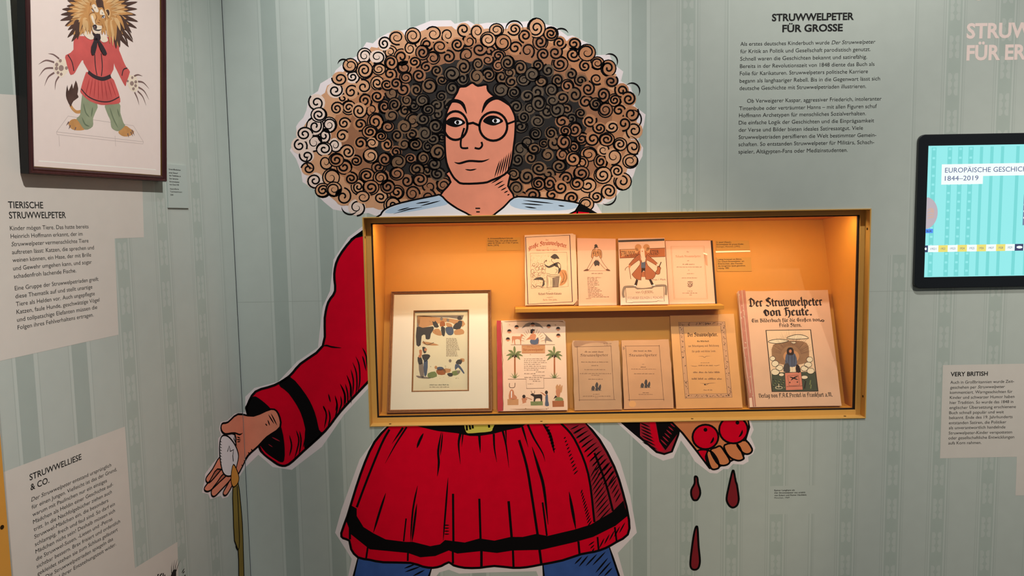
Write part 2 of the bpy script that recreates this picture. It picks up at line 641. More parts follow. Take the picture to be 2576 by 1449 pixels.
# ------------------------------------------------------------------ materials
M_WALL = mat('wallpaper_ground', (186, 192, 184), 0.75, 0.02, 25)
M_DARK = mat('wallpaper_stripe', (168, 177, 169), 0.75, 0.02, 25)
M_MOTIF = mat('wallpaper_motif_band', (174, 183, 174), 0.75, 0.02, 25)
M_LITE = mat('wallpaper_pale_line', (192, 198, 190), 0.75)
M_LINE = mat('wallpaper_fine_line', (176, 183, 175), 0.75)
M_SEAM = mat('wallpaper_seam', (164, 170, 162), 0.8)
M_GAP = mat('dark_gap', (38, 38, 34), 0.9)
M_PANEL = mat('text_panel_paper', (214, 205, 195), 0.75, 0.015, 30)
M_INK = mat('black_lettering', (30, 29, 28), 0.8)
M_GREYINK = mat('grey_lettering', (70, 70, 66), 0.8)
M_OUT = mat('cutout_border', (238, 222, 222), 0.7, 0.012, 20)
M_BLACK = mat('mural_black', (14, 11, 12), 0.9, spec=0.08)
M_RED = mat('mural_red', (224, 0, 38), 0.85, 0.05, 30, spec=0.08)
M_RED2 = mat('mural_shaded_red', (168, 34, 50), 0.85, 0.05, 30, spec=0.08)
M_SKIN = mat('mural_skin', (238, 144, 114), 0.7, 0.05, 30)
M_SKIN2 = mat('mural_tan_skin', (222, 132, 80), 0.7, 0.04, 30)
M_BLUE = mat('mural_blue', (54, 88, 158), 0.7, 0.10, 30)
M_WHITE = mat('mural_white', (240, 232, 234), 0.7)
M_PALEB = mat('mural_pale_blue', (186, 204, 224), 0.7, 0.05, 30)
M_YEL = mat('mural_yellow', (222, 204, 84), 0.7)

# ------------------------------------------------------------------ walls
ZT, ZB = 3.4, 0.0
XR = 2.6
LLEN = 2.4


def wall_mesh(name, pl, a_start, a_end, groups, bands, triples, clear, hole=None, seam=None):
    """wallpaper: groups = broad stripes, bands = ornamental borders (a positions in metres), clear = patches without pattern"""
    edges = []
    for g in groups:
        k = 0.00098
        for o0, o1, m in ((-0.8, 1.2, M_LINE), (1.6, 7.6, M_LITE), (7.6, 44.5, M_DARK), (45, 52.8, M_LITE), (53.2, 55, M_LINE)):
            edges.append((g + o0 * k, g + o1 * k, m))
    for c in bands:
        k = 0.00098
        for o0, o1, m in ((-29, -27, M_LINE), (-23.5, -21.5, M_LINE), (-20.5, -18.5, M_LITE), (-17, 17, M_MOTIF),
                          (18.5, 20.3, M_LITE), (21, 25, M_LINE), (27.5, 29, M_LINE)):
            edges.append((c + o0 * k, c + o1 * k, m))
    for c in triples:
        k = 0.00098
        for o0, o1, m in ((-7, -4.5, M_LINE), (-3.6, -1.5, M_LITE), (0.5, 5.5, M_LINE), (7, 8.2, M_LINE)):
            edges.append((c + o0 * k, c + o1 * k, m))
    edges = sorted(e for e in edges if e[1] > a_start and e[0] < a_end)
    strips, x = [], a_start
    for e0, e1, m in edges:
        e0, e1 = max(e0, x), min(e1, a_end)
        if e1 <= e0:
            continue
        if e0 > x + 1e-5:
            strips.append((x, e0, M_WALL))
        strips.append((e0, e1, m))
        x = e1
    strips.append((x, a_end, M_WALL))
    d = Deco(pl)
    for a0, a1, m in strips:
        cuts = [(ZB, ZT, m)]
        for (c0, c1, b0, b1) in clear:          # patches where the paper is plain
            if a1 > c0 and a0 < c1:
                new = []
                for z0, z1, mm in cuts:
                    if z1 <= b0 or z0 >= b1 or mm is M_WALL:
                        new.append((z0, z1, mm))
                        continue
                    if z0 < b0:
                        new.append((z0, b0, mm))
                    new.append((max(z0, b0), min(z1, b1), M_WALL))
                    if z1 > b1:
                        new.append((b1, z1, mm))
                cuts = new
        for z0, z1, mm in cuts:
            d.raw([(a0, z0), (a1, z0), (a1, z1), (a0, z1)], mm, 0.0)
    k = 0.00098
    per = 0.0885
    for c in bands:                              # leaf ornament between the blocks
        if not a_start < c < a_end:
            continue
        for i in range(-18, 19):
            zc = bands[c] + i * per
            if not 0.3 < zc < 2.9:
                continue
            for sx in (-1, 1):
                for t in (-1, 0, 1):
                    zz = zc + t * 18.5 * k
                    aa = c + sx * 7.2 * k
                    inside = any(c0 - 0.02 < aa < c1 + 0.02 and b0 - 0.02 < zz < b1 + 0.02 for c0, c1, b0, b1 in clear)
                    if inside:
                        continue
                    pts = [(aa - 5.0 * k, zz + 9 * k), (aa - 5.2 * k, zz), (aa - 5.0 * k, zz - 9 * k), (aa + 1 * k, zz - 9 * k),
                           (aa + 4.8 * k, zz - 3.5 * k), (aa + 4.8 * k, zz + 3.5 * k), (aa + 1 * k, zz + 9 * k)]
                    if sx > 0:
                        pts = [(2 * aa - p[0], p[1]) for p in pts]
                    if t:
                        pts = [(p[0], zz + (p[1] - zz) * 0.98) for p in pts]
                    d.raw(pts, M_WALL, 0.00015)
    if seam:
        d.raw([(a_start, seam), (a_end, seam), (a_end, seam + 0.0011), (a_start, seam + 0.0011)], M_SEAM, 0.0002)
    return struct(d.build(name, clip=[hole] if hole else [('keep', None, None)]))


def ua(x, y):
    return BACK.px(x, y)[0]


def la(x, y):
    return LEFT.px(x, y)[0]


def zb(x, y):
    return BACK.px(x, y)[1]


g_back = [ua(x, 5) for x in (646.5, 771, 896.5, 1023, 1147, 1334, 1457, 1581)]
b_back = {}
for x, y, bx, by in ((1732, 5, 1732, 134.6), (1842, 1150, 1842, 1303), (1955, 1150, 1955, 1295), (2132.6, 1150, 2132.6, 1296), (2258, 800, 2257, 804),
                     (2376, 800, 2376, 804), (2532, 100, 2530, 122)):
    b_back[ua(x, y)] = zb(bx, by) + 0.0442
for k in range(1, 7):
    b_back[ua(2532, 100) + 0.125 * k] = zb(2530, 122) + 0.0442
clear_back = [(ua(1845, 5), ua(2281, 100), zb(2200, 642), 3.0),
              (ua(1942, 1222), ua(2062, 1222), zb(1990, 1293), zb(1990, 1222))]
wall_back = wall_mesh('wall_back', BACK, CORNER, XR, g_back, b_back, [ua(1838, 5), ua(2043.5, 1150)], clear_back, HOLE, zb(700, 759.5))

g_left = [la(30, 920), la(174.5, 920)]
# the broad stripes of this wall are printed a little narrower in the drawing of the pattern, same unit
b_left = {la(312, 700): LEFT.px(330, 810)[1] + 0.0442, la(416, 700): LEFT.px(412, 688)[1] + 0.0442, la(504, 700): LEFT.px(501, 675)[1] + 0.0442}
for k in range(1, 8):
    g_left.append(la(30, 920) - 0.125 * k)
wall_left = wall_mesh('wall_left', LEFT, -LLEN, -0.0035, g_left, b_left, [la(562, 700)], [], None, None)
# dark joint where the two walls meet
d = Deco(LEFT)
d.raw([(-0.0036, 0), (0.0, 0), (0.0, ZT), (-0.0036, ZT)], M_GAP, -0.004)
struct(d.build('trim_1'))

M_FLOOR = wood('floor_boards', (92, 74, 58), (120, 98, 76), 0.5, (2, 40, 2))
v, f = boxv(-3.2, 2.6, -4.2, 0.4, -0.05, 0.0)
struct(link('floor', v, f, [M_FLOOR]))
M_CEIL = mat('ceiling_paint', (60, 62, 60), 0.9)
v, f = boxv(-3.2, 2.6, -4.2, 0.4, ZT, ZT + 0.05)
struct(link('ceiling', v, f, [M_CEIL]))

# ------------------------------------------------------------------ display case set into the wall
M_CASE = mat('case_yellow_paint', (212, 162, 84), 0.42, 0.02, 30, spec=0.3)
M_CASEIN = mat('case_inside_yellow', (210, 142, 54), 0.42, 0.015, 25, spec=0.22)
M_SCREW = mat('screw_dark', (60, 44, 20), 0.5, metal=0.6)
M_GASK = mat('case_gasket', (18, 8, 8), 0.7)
M_GLASS = glass_mat('case_glass')
FL = 0.023            # the set-back flange that holds the glass
CDEP = 0.262
YB = FL + 0.056
IN = 0.0185            # the inside starts here, measured in from the outer rim
IX0, IX1, IZ0, IZ1 = RX0 + IN, RX1 - IN, RZ0 + IN, RZ1 - IN + 0.011
ZBACK = Pl((0, FL + 0.225, 0), (1, 0, 0), (0, 0, 1)).px(968, 571.5)[1]
case = thing('display_case', 'long yellow wall showcase full of old books in front of the red smock', 'display case', ((RX0 + RX1) / 2, 0, RZ0))


def ring(name, x0, x1, z0, z1, prof, m, parent, closed=True):
    """profile [(inset, y)] carried round a rectangle with mitred corners"""
    V, Fc = [], []
    n = len(prof)
    for w, y in prof:
        V += [(x0 + w, y, z0 + w), (x1 - w, y, z0 + w), (x1 - w, y, z1 - w), (x0 + w, y, z1 - w)]
    for i in range(n if closed else n - 1):
        j = (i + 1) % n
        for k in range(4):
            l = (k + 1) % 4
            Fc.append((4 * i + k, 4 * i + l, 4 * j + l, 4 * j + k))
    return link(name, V, Fc, [m], parent=parent)


ring('rim_frame', RX0, RX1, RZ0, RZ1, [(0, 0.034), (0, -RIMD), (0.0022, -RIMD), (0.0028, -RIMD + 0.0006), (0.0028, FL),
                                       (0.0155, FL), (0.0155, 0.034)], M_CASE, case)
ring('gasket', RX0 + 0.0156, RX1 - 0.0156, RZ0 + 0.0156, RZ1 - 0.0156, [(0, FL + 0.003), (0.0026, FL + 0.003), (0.0026, 0.034), (0, 0.034)], M_GASK, case)
T = 0.008
# sloping back board: it leans away towards the top
BPL = Pl((0, YB, IZ0), (1, 0, 0), (0, FL + 0.225 - YB, ZBACK - IZ0))
BPH = math.hypot(FL + 0.225 - YB, ZBACK - IZ0)
slab('back_panel', BPL, [(IX0, 0), (IX1, 0), (IX1, BPH + 0.004), (IX0, BPH + 0.004)], -T, 0.0, M_CASEIN, case)


def ypanel(z):
    return YB + (FL + 0.225 - YB) * (z - IZ0) / (ZBACK - IZ0)


box('side_panel', IX0 - T, IX0, 0.0345, CDEP, IZ0, IZ1, M_CASEIN, case)
box('side_panel', IX1, IX1 + T, 0.0345, CDEP, IZ0, IZ1, M_CASEIN, case)
box('case_floor', IX0 - T, IX1 + T, 0.0345, CDEP, IZ0 - T, IZ0, M_CASEIN, case)
CPLN = Pl((0, 0.0345, IZ1), (1, 0, 0), (0, FL + 0.225 - 0.0345, ZBACK - IZ1))
slab('case_ceiling', CPLN, [(IX0 - T, 0), (IX1 + T, 0), (IX1 + T, 0.225), (IX0 - T, 0.225)], 0.0, T, M_CASEIN, case)
box('glass_pane', RX0 + 0.0158, RX1 - 0.0158, FL + 0.004, FL + 0.007, RZ0 + 0.0158, RZ1 - 0.0158, M_GLASS, case)
LEDW = 1.4
# light strip tucked behind the upper rim
box('light_strip', IX0 + 0.03, IX1 - 0.03, 0.037, 0.045, IZ1 - 0.005, IZ1 - 0.001, mat('light_strip_body', (120, 104, 74), 0.5), case)
for i, (cx, wd) in enumerate(((0.25, 0.5), (0.75, 0.5))):
    xx = IX0 + (IX1 - IX0) * cx
    area('showcase_strip_lamp', (xx, 0.041, IZ1 - 0.0065), (xx, 0.11, IZ1 - 0.3), LEDW, (1.0, 0.72, 0.42), (IX1 - IX0) * wd - 0.05, 0.008)


def disc(name, o, ax, r, t, m, parent):
    ax = Vector(ax).normalized()
    u = ax.orthogonal().normalized()
    w = ax.cross(u)
    n = 14
    V = [Vector(o) + u * r * math.cos(2 * math.pi * i / n) + w * r * math.sin(2 * math.pi * i / n) + ax * h for h in (0, t) for i in range(n)]
    Fc = [tuple(range(n, 2 * n)), tuple(reversed(range(n)))] + [(i, (i + 1) % n, (i + 1) % n + n, i + n) for i in range(n)]
    return link(name, V, Fc, [m], parent=parent)


for x, y in ((981, 1068.5), (1362, 1060), (1742, 1054), (2127, 1048.5)):
    a, _ = RIMP.px(x, y)
    disc('screw', (a * 1.005, 0.010, RZ0 + 0.0028), (0, 0, 1), 0.0032, 0.0006, M_SCREW, case)
for x, y in ((2186, 576), (2174, 1000)):
    _, z = RIMP.px(x, y)
    disc('screw', (RX1 - 0.0028, 0.010, z), (-1, 0, 0), 0.0032, 0.0006, M_SCREW, case)
for x, y in ((915.5, 597),):
    _, z = RIMP.px(x, y)
    disc('screw', (RX0 + 0.0028, 0.010, z), (1, 0, 0), 0.0032, 0.0006, M_SCREW, case)

# the little ledge for the upper row: its front edge runs from (1296, 777) to (1822, 770)
LEDY = FL + 0.088
LEDP = Pl((0, LEDY, 0), (1, 0, 0), (0, 0, 1))
la0, la1 = LEDP.px(1296, 780), LEDP.px(1822, 772)
LZ1 = (LEDP.px(1296, 776)[1] + LEDP.px(1822, 768.5)[1]) / 2
LZ0 = LZ1 - 0.0105
box('ledge', la0[0], la1[0], LEDY, ypanel(LZ0) + 0.002, LZ0, LZ1, M_CASEIN, case, 0.0006)

FLOORP = Pl((0, 0, IZ0), (1, 0, 0), (0, 1, 0))
LEDGETOP = Pl((0, 0, LZ1), (1, 0, 0), (0, 1, 0))


def lean(bx, by, tx, ty, thick, base):
    """front plane of something leaning on the back board: its lower front edge is seen at pixel (bx, by), its top at (tx, ty);
    it stands on its lower rear edge, so the front edge is a little above the base"""
    ang = math.radians(18.5)
    d = ray(bx, by)
    for _ in range(5):
        z0 = base.o.z + thick * math.sin(ang) + 0.0003
        t = (z0 - CAMP.z) / d.z
        p = CAMP + d * t
        lim = ypanel(z0) - thick / math.cos(ang) - 0.001
        y0 = min(p.y, lim)
        q = Pl((p.x, y0, z0), (1, 0, 0), (0, math.sin(ang), math.cos(ang)))
        top = q.P(*q.px(tx, ty))
        yt = ypanel(top.z) - thick / math.cos(ang) - 0.0012
        ang = math.atan2(yt - y0, top.z - z0)
    return Pl((p.x, y0, z0), (1, 0, 0), (0, math.sin(ang), math.cos(ang)))


def solid_outline(pl, px):
    return ccw([pl.px(*p) for p in px])

# ------------------------------------------------------------------ giant cut-out figure printed on the walls
def xcorner(y):
    return 556.5 + 0.0502 * y


class Mural:
    """shapes that may run across the corner: the piece on each wall lies on that wall"""
    def __init__(s):
        s.b, s.l = Deco(BACK), Deco(LEFT)

    def which(s, pts, pad=6):
        out = []
        if any(x > xcorner(y) - pad for x, y in pts):
            out.append(s.b)
        if any(x < xcorner(y) + pad for x, y in pts):
            out.append(s.l)
        return out

    def poly(s, pts, m, h):
        for d_ in s.which(pts):
            d_.poly(pts, m, h)

    def stroke(s, pts, w, m, h, taper=0.0, closed=False):
        ws = s.which(pts)
        for d_ in ws:
            if len(ws) == 2 and not closed:
                d_.stroke(pts, w, m, h, taper, closed)
            else:
                d_.stroke(pts, w, m, h, taper, closed)

    def outline(s, pts, w, m, h, fill=None, smooth=True, n=4):
        q = sm(pts, True, n) if smooth else pts
        if fill:
            s.poly(q, fill, h)
        if w:
            s.stroke(q, w, m, h + 0.0002, closed=True)

    def build(s, name, parent, label=None, hole=True):
        V, Fc, M, mats = [], [], [], []
        for d_, clip in ((s.b, [('keep', CORNER, None)] + ([HOLE] if hole else [])), (s.l, [('keep', None, -0.0036)])):
            if not d_.F:
                continue
            v, f, mi = clip_mesh(d_.V, d_.F, d_.M, clip)
            b = len(V)
            V += [d_.pl.P(p[0], p[1], p[2] * LAYER) for p in v]
            Fc += [tuple(k + b for k in q) for q in f]
            for k in mi:
                mm = d_.mats[k]
                if mm not in mats:
                    mats.append(mm)
                M.append(mats.index(mm))
        return link(name, V, Fc, mats, M, parent=parent, label=label)


_p = BACK.px(1200, 1500)
mural = thing('wall_graphic', 'giant cut-out wall picture of a curly-haired person in a red belted smock', 'wall picture', (_p[0], -0.001, _p[1]))
L1, L2, L3, L4 = 0.0004, 0.0008, 0.0030, 0.0034

# pale paper-like border
mb = Mural()
hair_out = [(960, 545), (942, 542), (927, 536), (897, 538), (849, 529), (838, 527), (815, 508), (793, 486), (793, 477), (761, 458), (758, 434),
            (745, 400), (729, 378), (747, 348), (745, 318), (752, 307), (763, 296), (771, 277), (776, 245), (800, 229), (806, 210), (838, 191),
            (845, 176), (868, 156), (901, 139), (922, 106), (938, 109), (952, 96), (976, 83), (1030, 73), (1084, 52), (1134, 51), (1144, 60),
            (1178, 52), (1195, 62), (1227, 57), (1272, 58), (1343, 52), (1398, 68), (1428, 91), (1440, 89), (1488, 113), (1499, 139), (1533, 137),
            (1544, 162), (1568, 180), (1562, 204), (1585, 217), (1596, 243), (1598, 268), (1624, 288), (1620, 314), (1613, 337), (1605, 352),
            (1618, 372), (1616, 393), (1600, 422), (1594, 441), (1581, 467), (1564, 476), (1544, 501), (1518, 515), (1500, 512), (1514, 536), (1530, 552)]
mb.poly(hair_out, M_OUT, L1)
mb.poly([(925, 566), (911, 570), (876, 597), (839, 653), (830, 732), (812, 771), (806, 818), (800, 874), (747, 910), (700, 960), (640, 976), (617, 998),
         (617, 1037), (591, 1040), (571, 1058), (555, 1062), (551, 1079), (556, 1095), (549, 1103), (549, 1150), (536, 1165), (516, 1192), (514, 1212),
         (508, 1239), (524, 1243), (529, 1256), (555, 1247), (560, 1254), (573, 1250), (583, 1234), (600, 1203), (617, 1176), (650, 1144), (668, 1159),
         (686, 1175), (734, 1182), (756, 1165), (810, 1124), (865, 1044), (935, 968)], M_OUT, L1)
mb.poly([(990, 1050), (967, 1074), (905, 1155), (859, 1282), (843, 1340), (885, 1406), (876, 1449), (860, 1620), (1060, 1620), (1098, 1449), (1105, 1440),
         (1129, 1433), (1155, 1443), (1230, 1440), (1349, 1437), (1354, 1449), (1380, 1620), (1600, 1620), (1570, 1449), (1554, 1391), (1602, 1340),
         (1585, 1245), (1560, 1161), (1536, 1114), (1477, 1063), (1470, 1050)], M_OUT, L1)
mb.poly([(1530, 1045), (1551, 1062), (1640, 1145), (1668, 1159), (1694, 1152), (1713, 1108), (1733, 1136), (1748, 1161), (1786, 1190), (1804, 1191),
         (1820, 1180), (1832, 1180), (1844, 1167), (1869, 1169), (1883, 1161), (1882, 1149), (1894, 1142), (1900, 1127), (1894, 1112), (1888, 1099),
         (1896, 1081), (1889, 1059), (1886, 1045)], M_OUT, L1)
mb.build('paper_border', mural)

# hair ------------------------------------------------------------------
HB = [mat('hair_ink', (34, 27, 24), 0.7), mat('hair_dark_brown', (96, 77, 60), 0.7, 0.06, 40), mat('hair_umber', (122, 88, 62), 0.7, 0.06, 40),
      mat('hair_brown', (158, 104, 72), 0.7, 0.06, 40), mat('hair_chestnut', (188, 126, 86), 0.7, 0.06, 40), mat('hair_tan', (214, 156, 116), 0.7, 0.06, 40),
      mat('hair_pale', (238, 208, 192), 0.7)]
hc = (1185, 305)
hair_in = [(hc[0] + (x - hc[0]) * 0.955, hc[1] + (y - hc[1]) * 0.94) for x, y in hair_out[1:-2]]
face_px = [(1141, 247), (1150, 232), (1156, 219), (1172, 217), (1188, 208), (1202, 216), (1224, 213), (1228, 228), (1244, 242), (1262, 246), (1280, 262),
           (1293, 285), (1297, 303), (1296, 337), (1293, 364), (1285, 416), (1269, 439), (1238, 453), (1217, 460), (1165, 462), (1150, 455), (1137, 440),
           (1123, 408), (1119, 361), (1120, 311), (1124, 280)]
neck_px = [(1130, 430), (1134, 458), (1108, 491), (1126, 508), (1149, 524), (1181, 546), (1242, 546), (1267, 521), (1293, 497), (1278, 468), (1272, 430)]


def inside(p, poly):
    x, y = p
    c = False
    for i in range(len(poly)):
        (x0, y0), (x1, y1) = poly[i - 1], poly[i]
        if (y0 > y) != (y1 > y) and x < (x1 - x0) * (y - y0) / (y1 - y0) + x0:
            c = not c
    return c


rnd = random.Random(11)


def hair_tone(x, y):
    """printed tone of the hair: pale at the rim, dark brown beside the face"""
    dx, dy = (x - 1205) / 425, (y - 300) / 262
    t = math.hypot(dx, dy)
    t += 0.10 * (x < 980) * (y < 400) - 0.14 * (x > 1300) * (y < 300) - 0.12 * (y > 400)
    if 1060 < x < 1400 and y > 120:
        t -= 0.05
    return t + rnd.uniform(-0.08, 0.08)


mh = Mural()
mh.poly(hair_in, HB[5], L2)
for k, (s1, mm) in enumerate(((0.90, HB[4]), (0.80, HB[3]), (0.66, HB[0]))):
    q = [(1205 + (x - hc[0]) * s1, 305 + (y - hc[1]) * s1 * 0.98) for x, y in hair_in]
    q = [(x, min(y, 520)) for x, y in q]
    mh.poly(q, mm, L2 + 0.0001 * (k + 1))
curls = []
tries = 0
shrunk = [(hc[0] + (x - hc[0]) * 0.965, hc[1] + (y - hc[1]) * 0.945) for x, y in hair_out]
while tries < 30000:
    tries += 1
    x, y = rnd.uniform(725, 1625), rnd.uniform(50, 540)
    if not inside((x, y), shrunk):
        continue
    if inside((x, y), face_px) or inside((x, y), neck_px):
        continue
    if y > 500 and 1000 < x < 1440 or y > 520 and (x > 930):
        continue
    t = math.hypot((x - 1205) / 425, (y - 300) / 262)
    r = rnd.uniform(14.5, 19.5) + 6.0 * max(0, t - 0.5)
    near = min([math.hypot(x - a, y - b) for a, b in face_px + neck_px])
    if near < r * 1.04:
        continue
    if all(math.hypot(x - a, y - b) > (r + c) * (0.84 if tries < 16000 else 0.70) for a, b, c in curls):
        curls.append((x, y, r))
for i, (x, y, r) in enumerate(curls):
    t = hair_tone(x, y)
    k = 6 if t > 1.0 else 5 if t > 0.80 else 4 if t > 0.66 else 3 if t > 0.52 else 2 if t > 0.38 else 1
    h = L2 + 0.0004 + (i % 12) * 0.0001
    e = rnd.uniform(0.86, 1.12)
    mh.poly(ell(x, y, r * 0.98, r * 0.98 * e, 14), HB[k], h)
    if rnd.random() < 0.45:
        mh.stroke(ell(x, y, r * 1.02, r * 1.02 * e, 16), 3.2, M_BLACK, h + 0.00005, closed=True)
    a0 = rnd.uniform(0, 6.28)
    dirn = 1 if rnd.random() < 0.5 else -1
    turns = rnd.choice((1.4, 1.55, 1.7, 1.85))
    n = 26
    pts = []
    for j in range(n + 1):
        u = j / n
        rr = r * (1.0 - 0.86 * u ** 0.9)
        an = a0 + dirn * u * turns * 2 * math.pi
        pts.append((x + rr * math.cos(an), y + rr * e * math.sin(an)))
    mh.stroke(pts, 4.7 if t < 0.8 else 4.2, M_BLACK, h + 0.00005, 2 if rnd.random() < 0.3 else 0.0)
# loose loops that stand out from the outline
for (x, y, r, a0, a1) in ((852, 158, 14, 3.3, 6.0), (1298, 66, 22, 3.0, 6.3), (1420, 84, 20, 3.5, 5.8), (1546, 150, 20, 4.2, 6.8), (1604, 226, 20, 4.0, 6.9),
                          (1604, 300, 24, 4.6, 7.4), (1594, 372, 28, 4.9, 7.6), (1540, 500, 22, 6.0, 8.4), (870, 525, 22, 0.6, 3.0), (775, 410, 18, 1.5, 4.0)):
    x, y = x + (hc[0] - x) * 0.035, y + (hc[1] - y) * 0.035
    mh.stroke([(x + r * math.cos(a0 + (a1 - a0) * j / 12), y + r * math.sin(a0 + (a1 - a0) * j / 12)) for j in range(13)], 3.6, M_BLACK, L2 + 0.0024, 1)
mh.build('hair', mural)

# face and neck: plain drawing ---------------------------------------------
mf = Mural()
mf.outline(neck_px, 5, M_BLACK, L3 + 0.0003, M_SKIN, n=3)
mf.outline(face_px, 5.5, M_BLACK, L3 + 0.0008, M_SKIN, n=3)
E1 = L3 + 0.0013
for (cx, cy, sx) in ((1146, 318, 1), (1241, 314, 1)):
    mf.poly(sm([(cx - 26, cy - 10), (cx - 12, cy - 22), (cx + 8, cy - 22), (cx + 25, cy - 10), (cx + 14, cy - 2), (cx, cy + 2), (cx - 16, cy - 2)], True, 3), M_BLACK, E1)
    mf.poly(ell(cx + 7, cy - 10, 10, 5.5, 12), M_WHITE, E1 + 0.0002)
    mf.poly(ell(cx + 5, cy - 10, 4.2, 5.0, 10), M_BLACK, E1 + 0.0003)
for cx, cy in ((1146, 316), (1241, 318)):
    mf.stroke(ell(cx, cy, 35 if cx > 1200 else 30, 36, 28), 6, M_BLACK, E1 + 0.0004, closed=True)
mf.stroke([(1175, 312), (1190, 309), (1206, 316)], 6, M_BLACK, E1 + 0.0004)
mf.stroke([(1276, 312), (1297, 304)], 5, M_BLACK, E1 + 0.0004)
mf.stroke(sm([(1117, 270), (1138, 254), (1162, 260), (1174, 286)], False), 9, M_BLACK, E1 + 0.0002, 1)
mf.stroke(sm([(1212, 284), (1226, 256), (1254, 246), (1284, 268)], False), 10, M_BLACK, E1 + 0.0002, 1)
mf.stroke(sm([(1168, 322), (1160, 350), (1160, 370), (1170, 373), (1178, 372)], False), 5, M_BLACK, E1)
mf.stroke(sm([(1194, 372), (1206, 374), (1213, 366), (1211, 357)], False), 5, M_BLACK, E1)
mf.stroke(sm([(1143, 408), (1156, 411), (1180, 405), (1212, 406), (1231, 400)], False), 5.5, M_BLACK, E1, 1)
mf.stroke(sm([(1170, 426), (1184, 428), (1199, 425)], False), 3.6, M_BLACK, E1, 1)
for i in range(7):
    x = 1244 + i * 6.5
    mf.stroke([(x, 446 - i * 2.5), (x + 13 - i * 0.6, 404 - i * 5)], 3.0, M_BLACK, E1, 1)
for i in range(6):
    mf.stroke([(1236 + i * 8, 461 + i * 6), (1262 + i * 4, 446 + i * 8.5)], 3.0, M_BLACK, E1, 1)
mf.stroke([(1196, 524), (1208, 524)], 3, M_BLACK, E1)
mf.stroke([(1198, 533), (1207, 533)], 3, M_BLACK, E1)
mf.build('face', mural)

mc = Mural()
for pts, blue in (([(1108, 491), (1090, 493), (1010, 510), (972, 524), (958, 540), (958, 556), (1190, 556), (1181, 541), (1149, 524), (1126, 508)],
                   [(1106, 493), (1050, 502), (985, 522), (970, 536), (1020, 534), (1090, 522), (1128, 512)]),
                  ([(1293, 497), (1330, 496), (1400, 502), (1458, 512), (1452, 526), (1430, 546), (1230, 556), (1242, 541), (1267, 521)],
                   [(1294, 500), (1340, 499), (1410, 506), (1452, 514), (1440, 526), (1380, 530), (1310, 526), (1282, 514)])):
    mc.outline(pts, 4.5, M_BLACK, L3 + 0.0017, M_WHITE, n=3)
    mc.poly(sm(blue, True, 3), M_PALEB, L3 + 0.0018)
for q in ([(1046, 512), (1082, 507)], [(1058, 518), (1108, 505)], [(990, 538), (1030, 526), (1062, 521)], [(1000, 530), (1030, 522)],
          [(1316, 504), (1392, 512)], [(1312, 512), (1366, 516)], [(1320, 520), (1350, 524)], [(1404, 517), (1420, 519)]):
    mc.stroke(q, 3, M_BLACK, L3 + 0.0021, 1)
mc.poly([(1458, 510), (1470, 517), (1504, 537), (1412, 546), (1446, 530)], M_BLACK, L3 + 0.0017)
mc.poly([(1432, 540), (1452, 532), (1482, 535), (1486, 550), (1420, 552)], M_RED, L3 + 0.0019)
mc.build('collar', mural)

# sleeve with cuff, reaching down beside the showcase -----------------------
ms = Mural()
sleeve = [(935, 576), (912, 586), (884, 604), (851, 649), (841, 689), (843, 732), (826, 760), (817, 800), (812, 870), (756, 915), (728, 946), (690, 969),
          (643, 985), (623, 1019), (622, 1036), (651, 1121), (661, 1139), (683, 1157), (704, 1170), (726, 1168), (763, 1135), (818, 1084), (858, 1033), (928, 958), (940, 700)]
ms.poly(sm(sleeve[:-1], False, 3) + [(950, 700)], M_RED, L2)
ms.stroke(sm(sleeve[:-1], False, 3), 6, M_BLACK, L3)
ms.poly([(880, 602), (913, 578), (930, 572), (930, 590)], M_BLACK, L3)
band = [(702, 967), (730, 948), (770, 993), (792, 1037), (803, 1081), (810, 1092), (767, 1129), (770, 1092), (756, 1037), (726, 989)]
ms.poly(sm(band, True, 3), M_BLACK, L3)
ms.poly(sm([(622, 1036), (622, 1015), (638, 997), (657, 1006), (683, 1030), (704, 1064), (715, 1110), (715, 1158), (700, 1160), (680, 1148), (662, 1134), (650, 1118), (640, 1080)], True, 3), M_BLACK, L3)
c6 = cp(500, 920, 2.739)
c8 = cp(600, 520, 2.785)
ms.stroke(sm(c8(590, 975, 620, 972, 655, 982, 720, 988), False), 4, M_BLACK, L3 + .0001, 1)
for q in (c8(868, 988, 885, 1020, 897, 1060, 900, 1130), c8(868, 1045, 880, 1085, 895, 1150), c8(822, 1050, 845, 1110, 850, 1220, 835, 1300), c8(800, 1090, 825, 1160, 830, 1260, 820, 1310),
          c8(788, 1140, 805, 1220, 800, 1320), c8(760, 1180, 785, 1260, 780, 1350), c8(712, 1240, 745, 1310, 750, 1390), c8(748, 1240, 765, 1310, 765, 1390),
          c8(630, 1310, 645, 1370), c8(592, 1395, 615, 1440), c8(676, 1325, 690, 1380, 680, 1430), c8(715, 1325, 722, 1380, 700, 1440),
          c6(860, 275, 880, 340, 865, 430), c6(895, 300, 905, 360, 890, 420), c6(940, 205, 955, 290, 930, 390), c6(975, 125, 1005, 200, 1000, 290), c6(1020, 65, 1050, 150, 1050, 260),
          c6(625, 478, 640, 550, 625, 620), c6(672, 445, 690, 520, 660, 640), c6(695, 450, 705, 520, 690, 620), c6(735, 440, 735, 500, 720, 560)):
    ms.stroke(sm(q, False), 3.6, M_BLACK, L3 + .0002, 1)
for x, y in ((600, 1010), (640, 1050), (680, 1100)):
    pass
ms.stroke(c6(505, 492, 560, 520), 3, M_RED2, L3 + .0003, 1)
ms.stroke(c6(480, 540, 510, 560), 2, M_RED2, L3 + .0003, 1)
ms.stroke(sm([(655, 1122), (668, 1140), (690, 1156), (704, 1163)], False), 4, M_RED, L3 + .0003, 1)
ms.build('sleeve', mural)

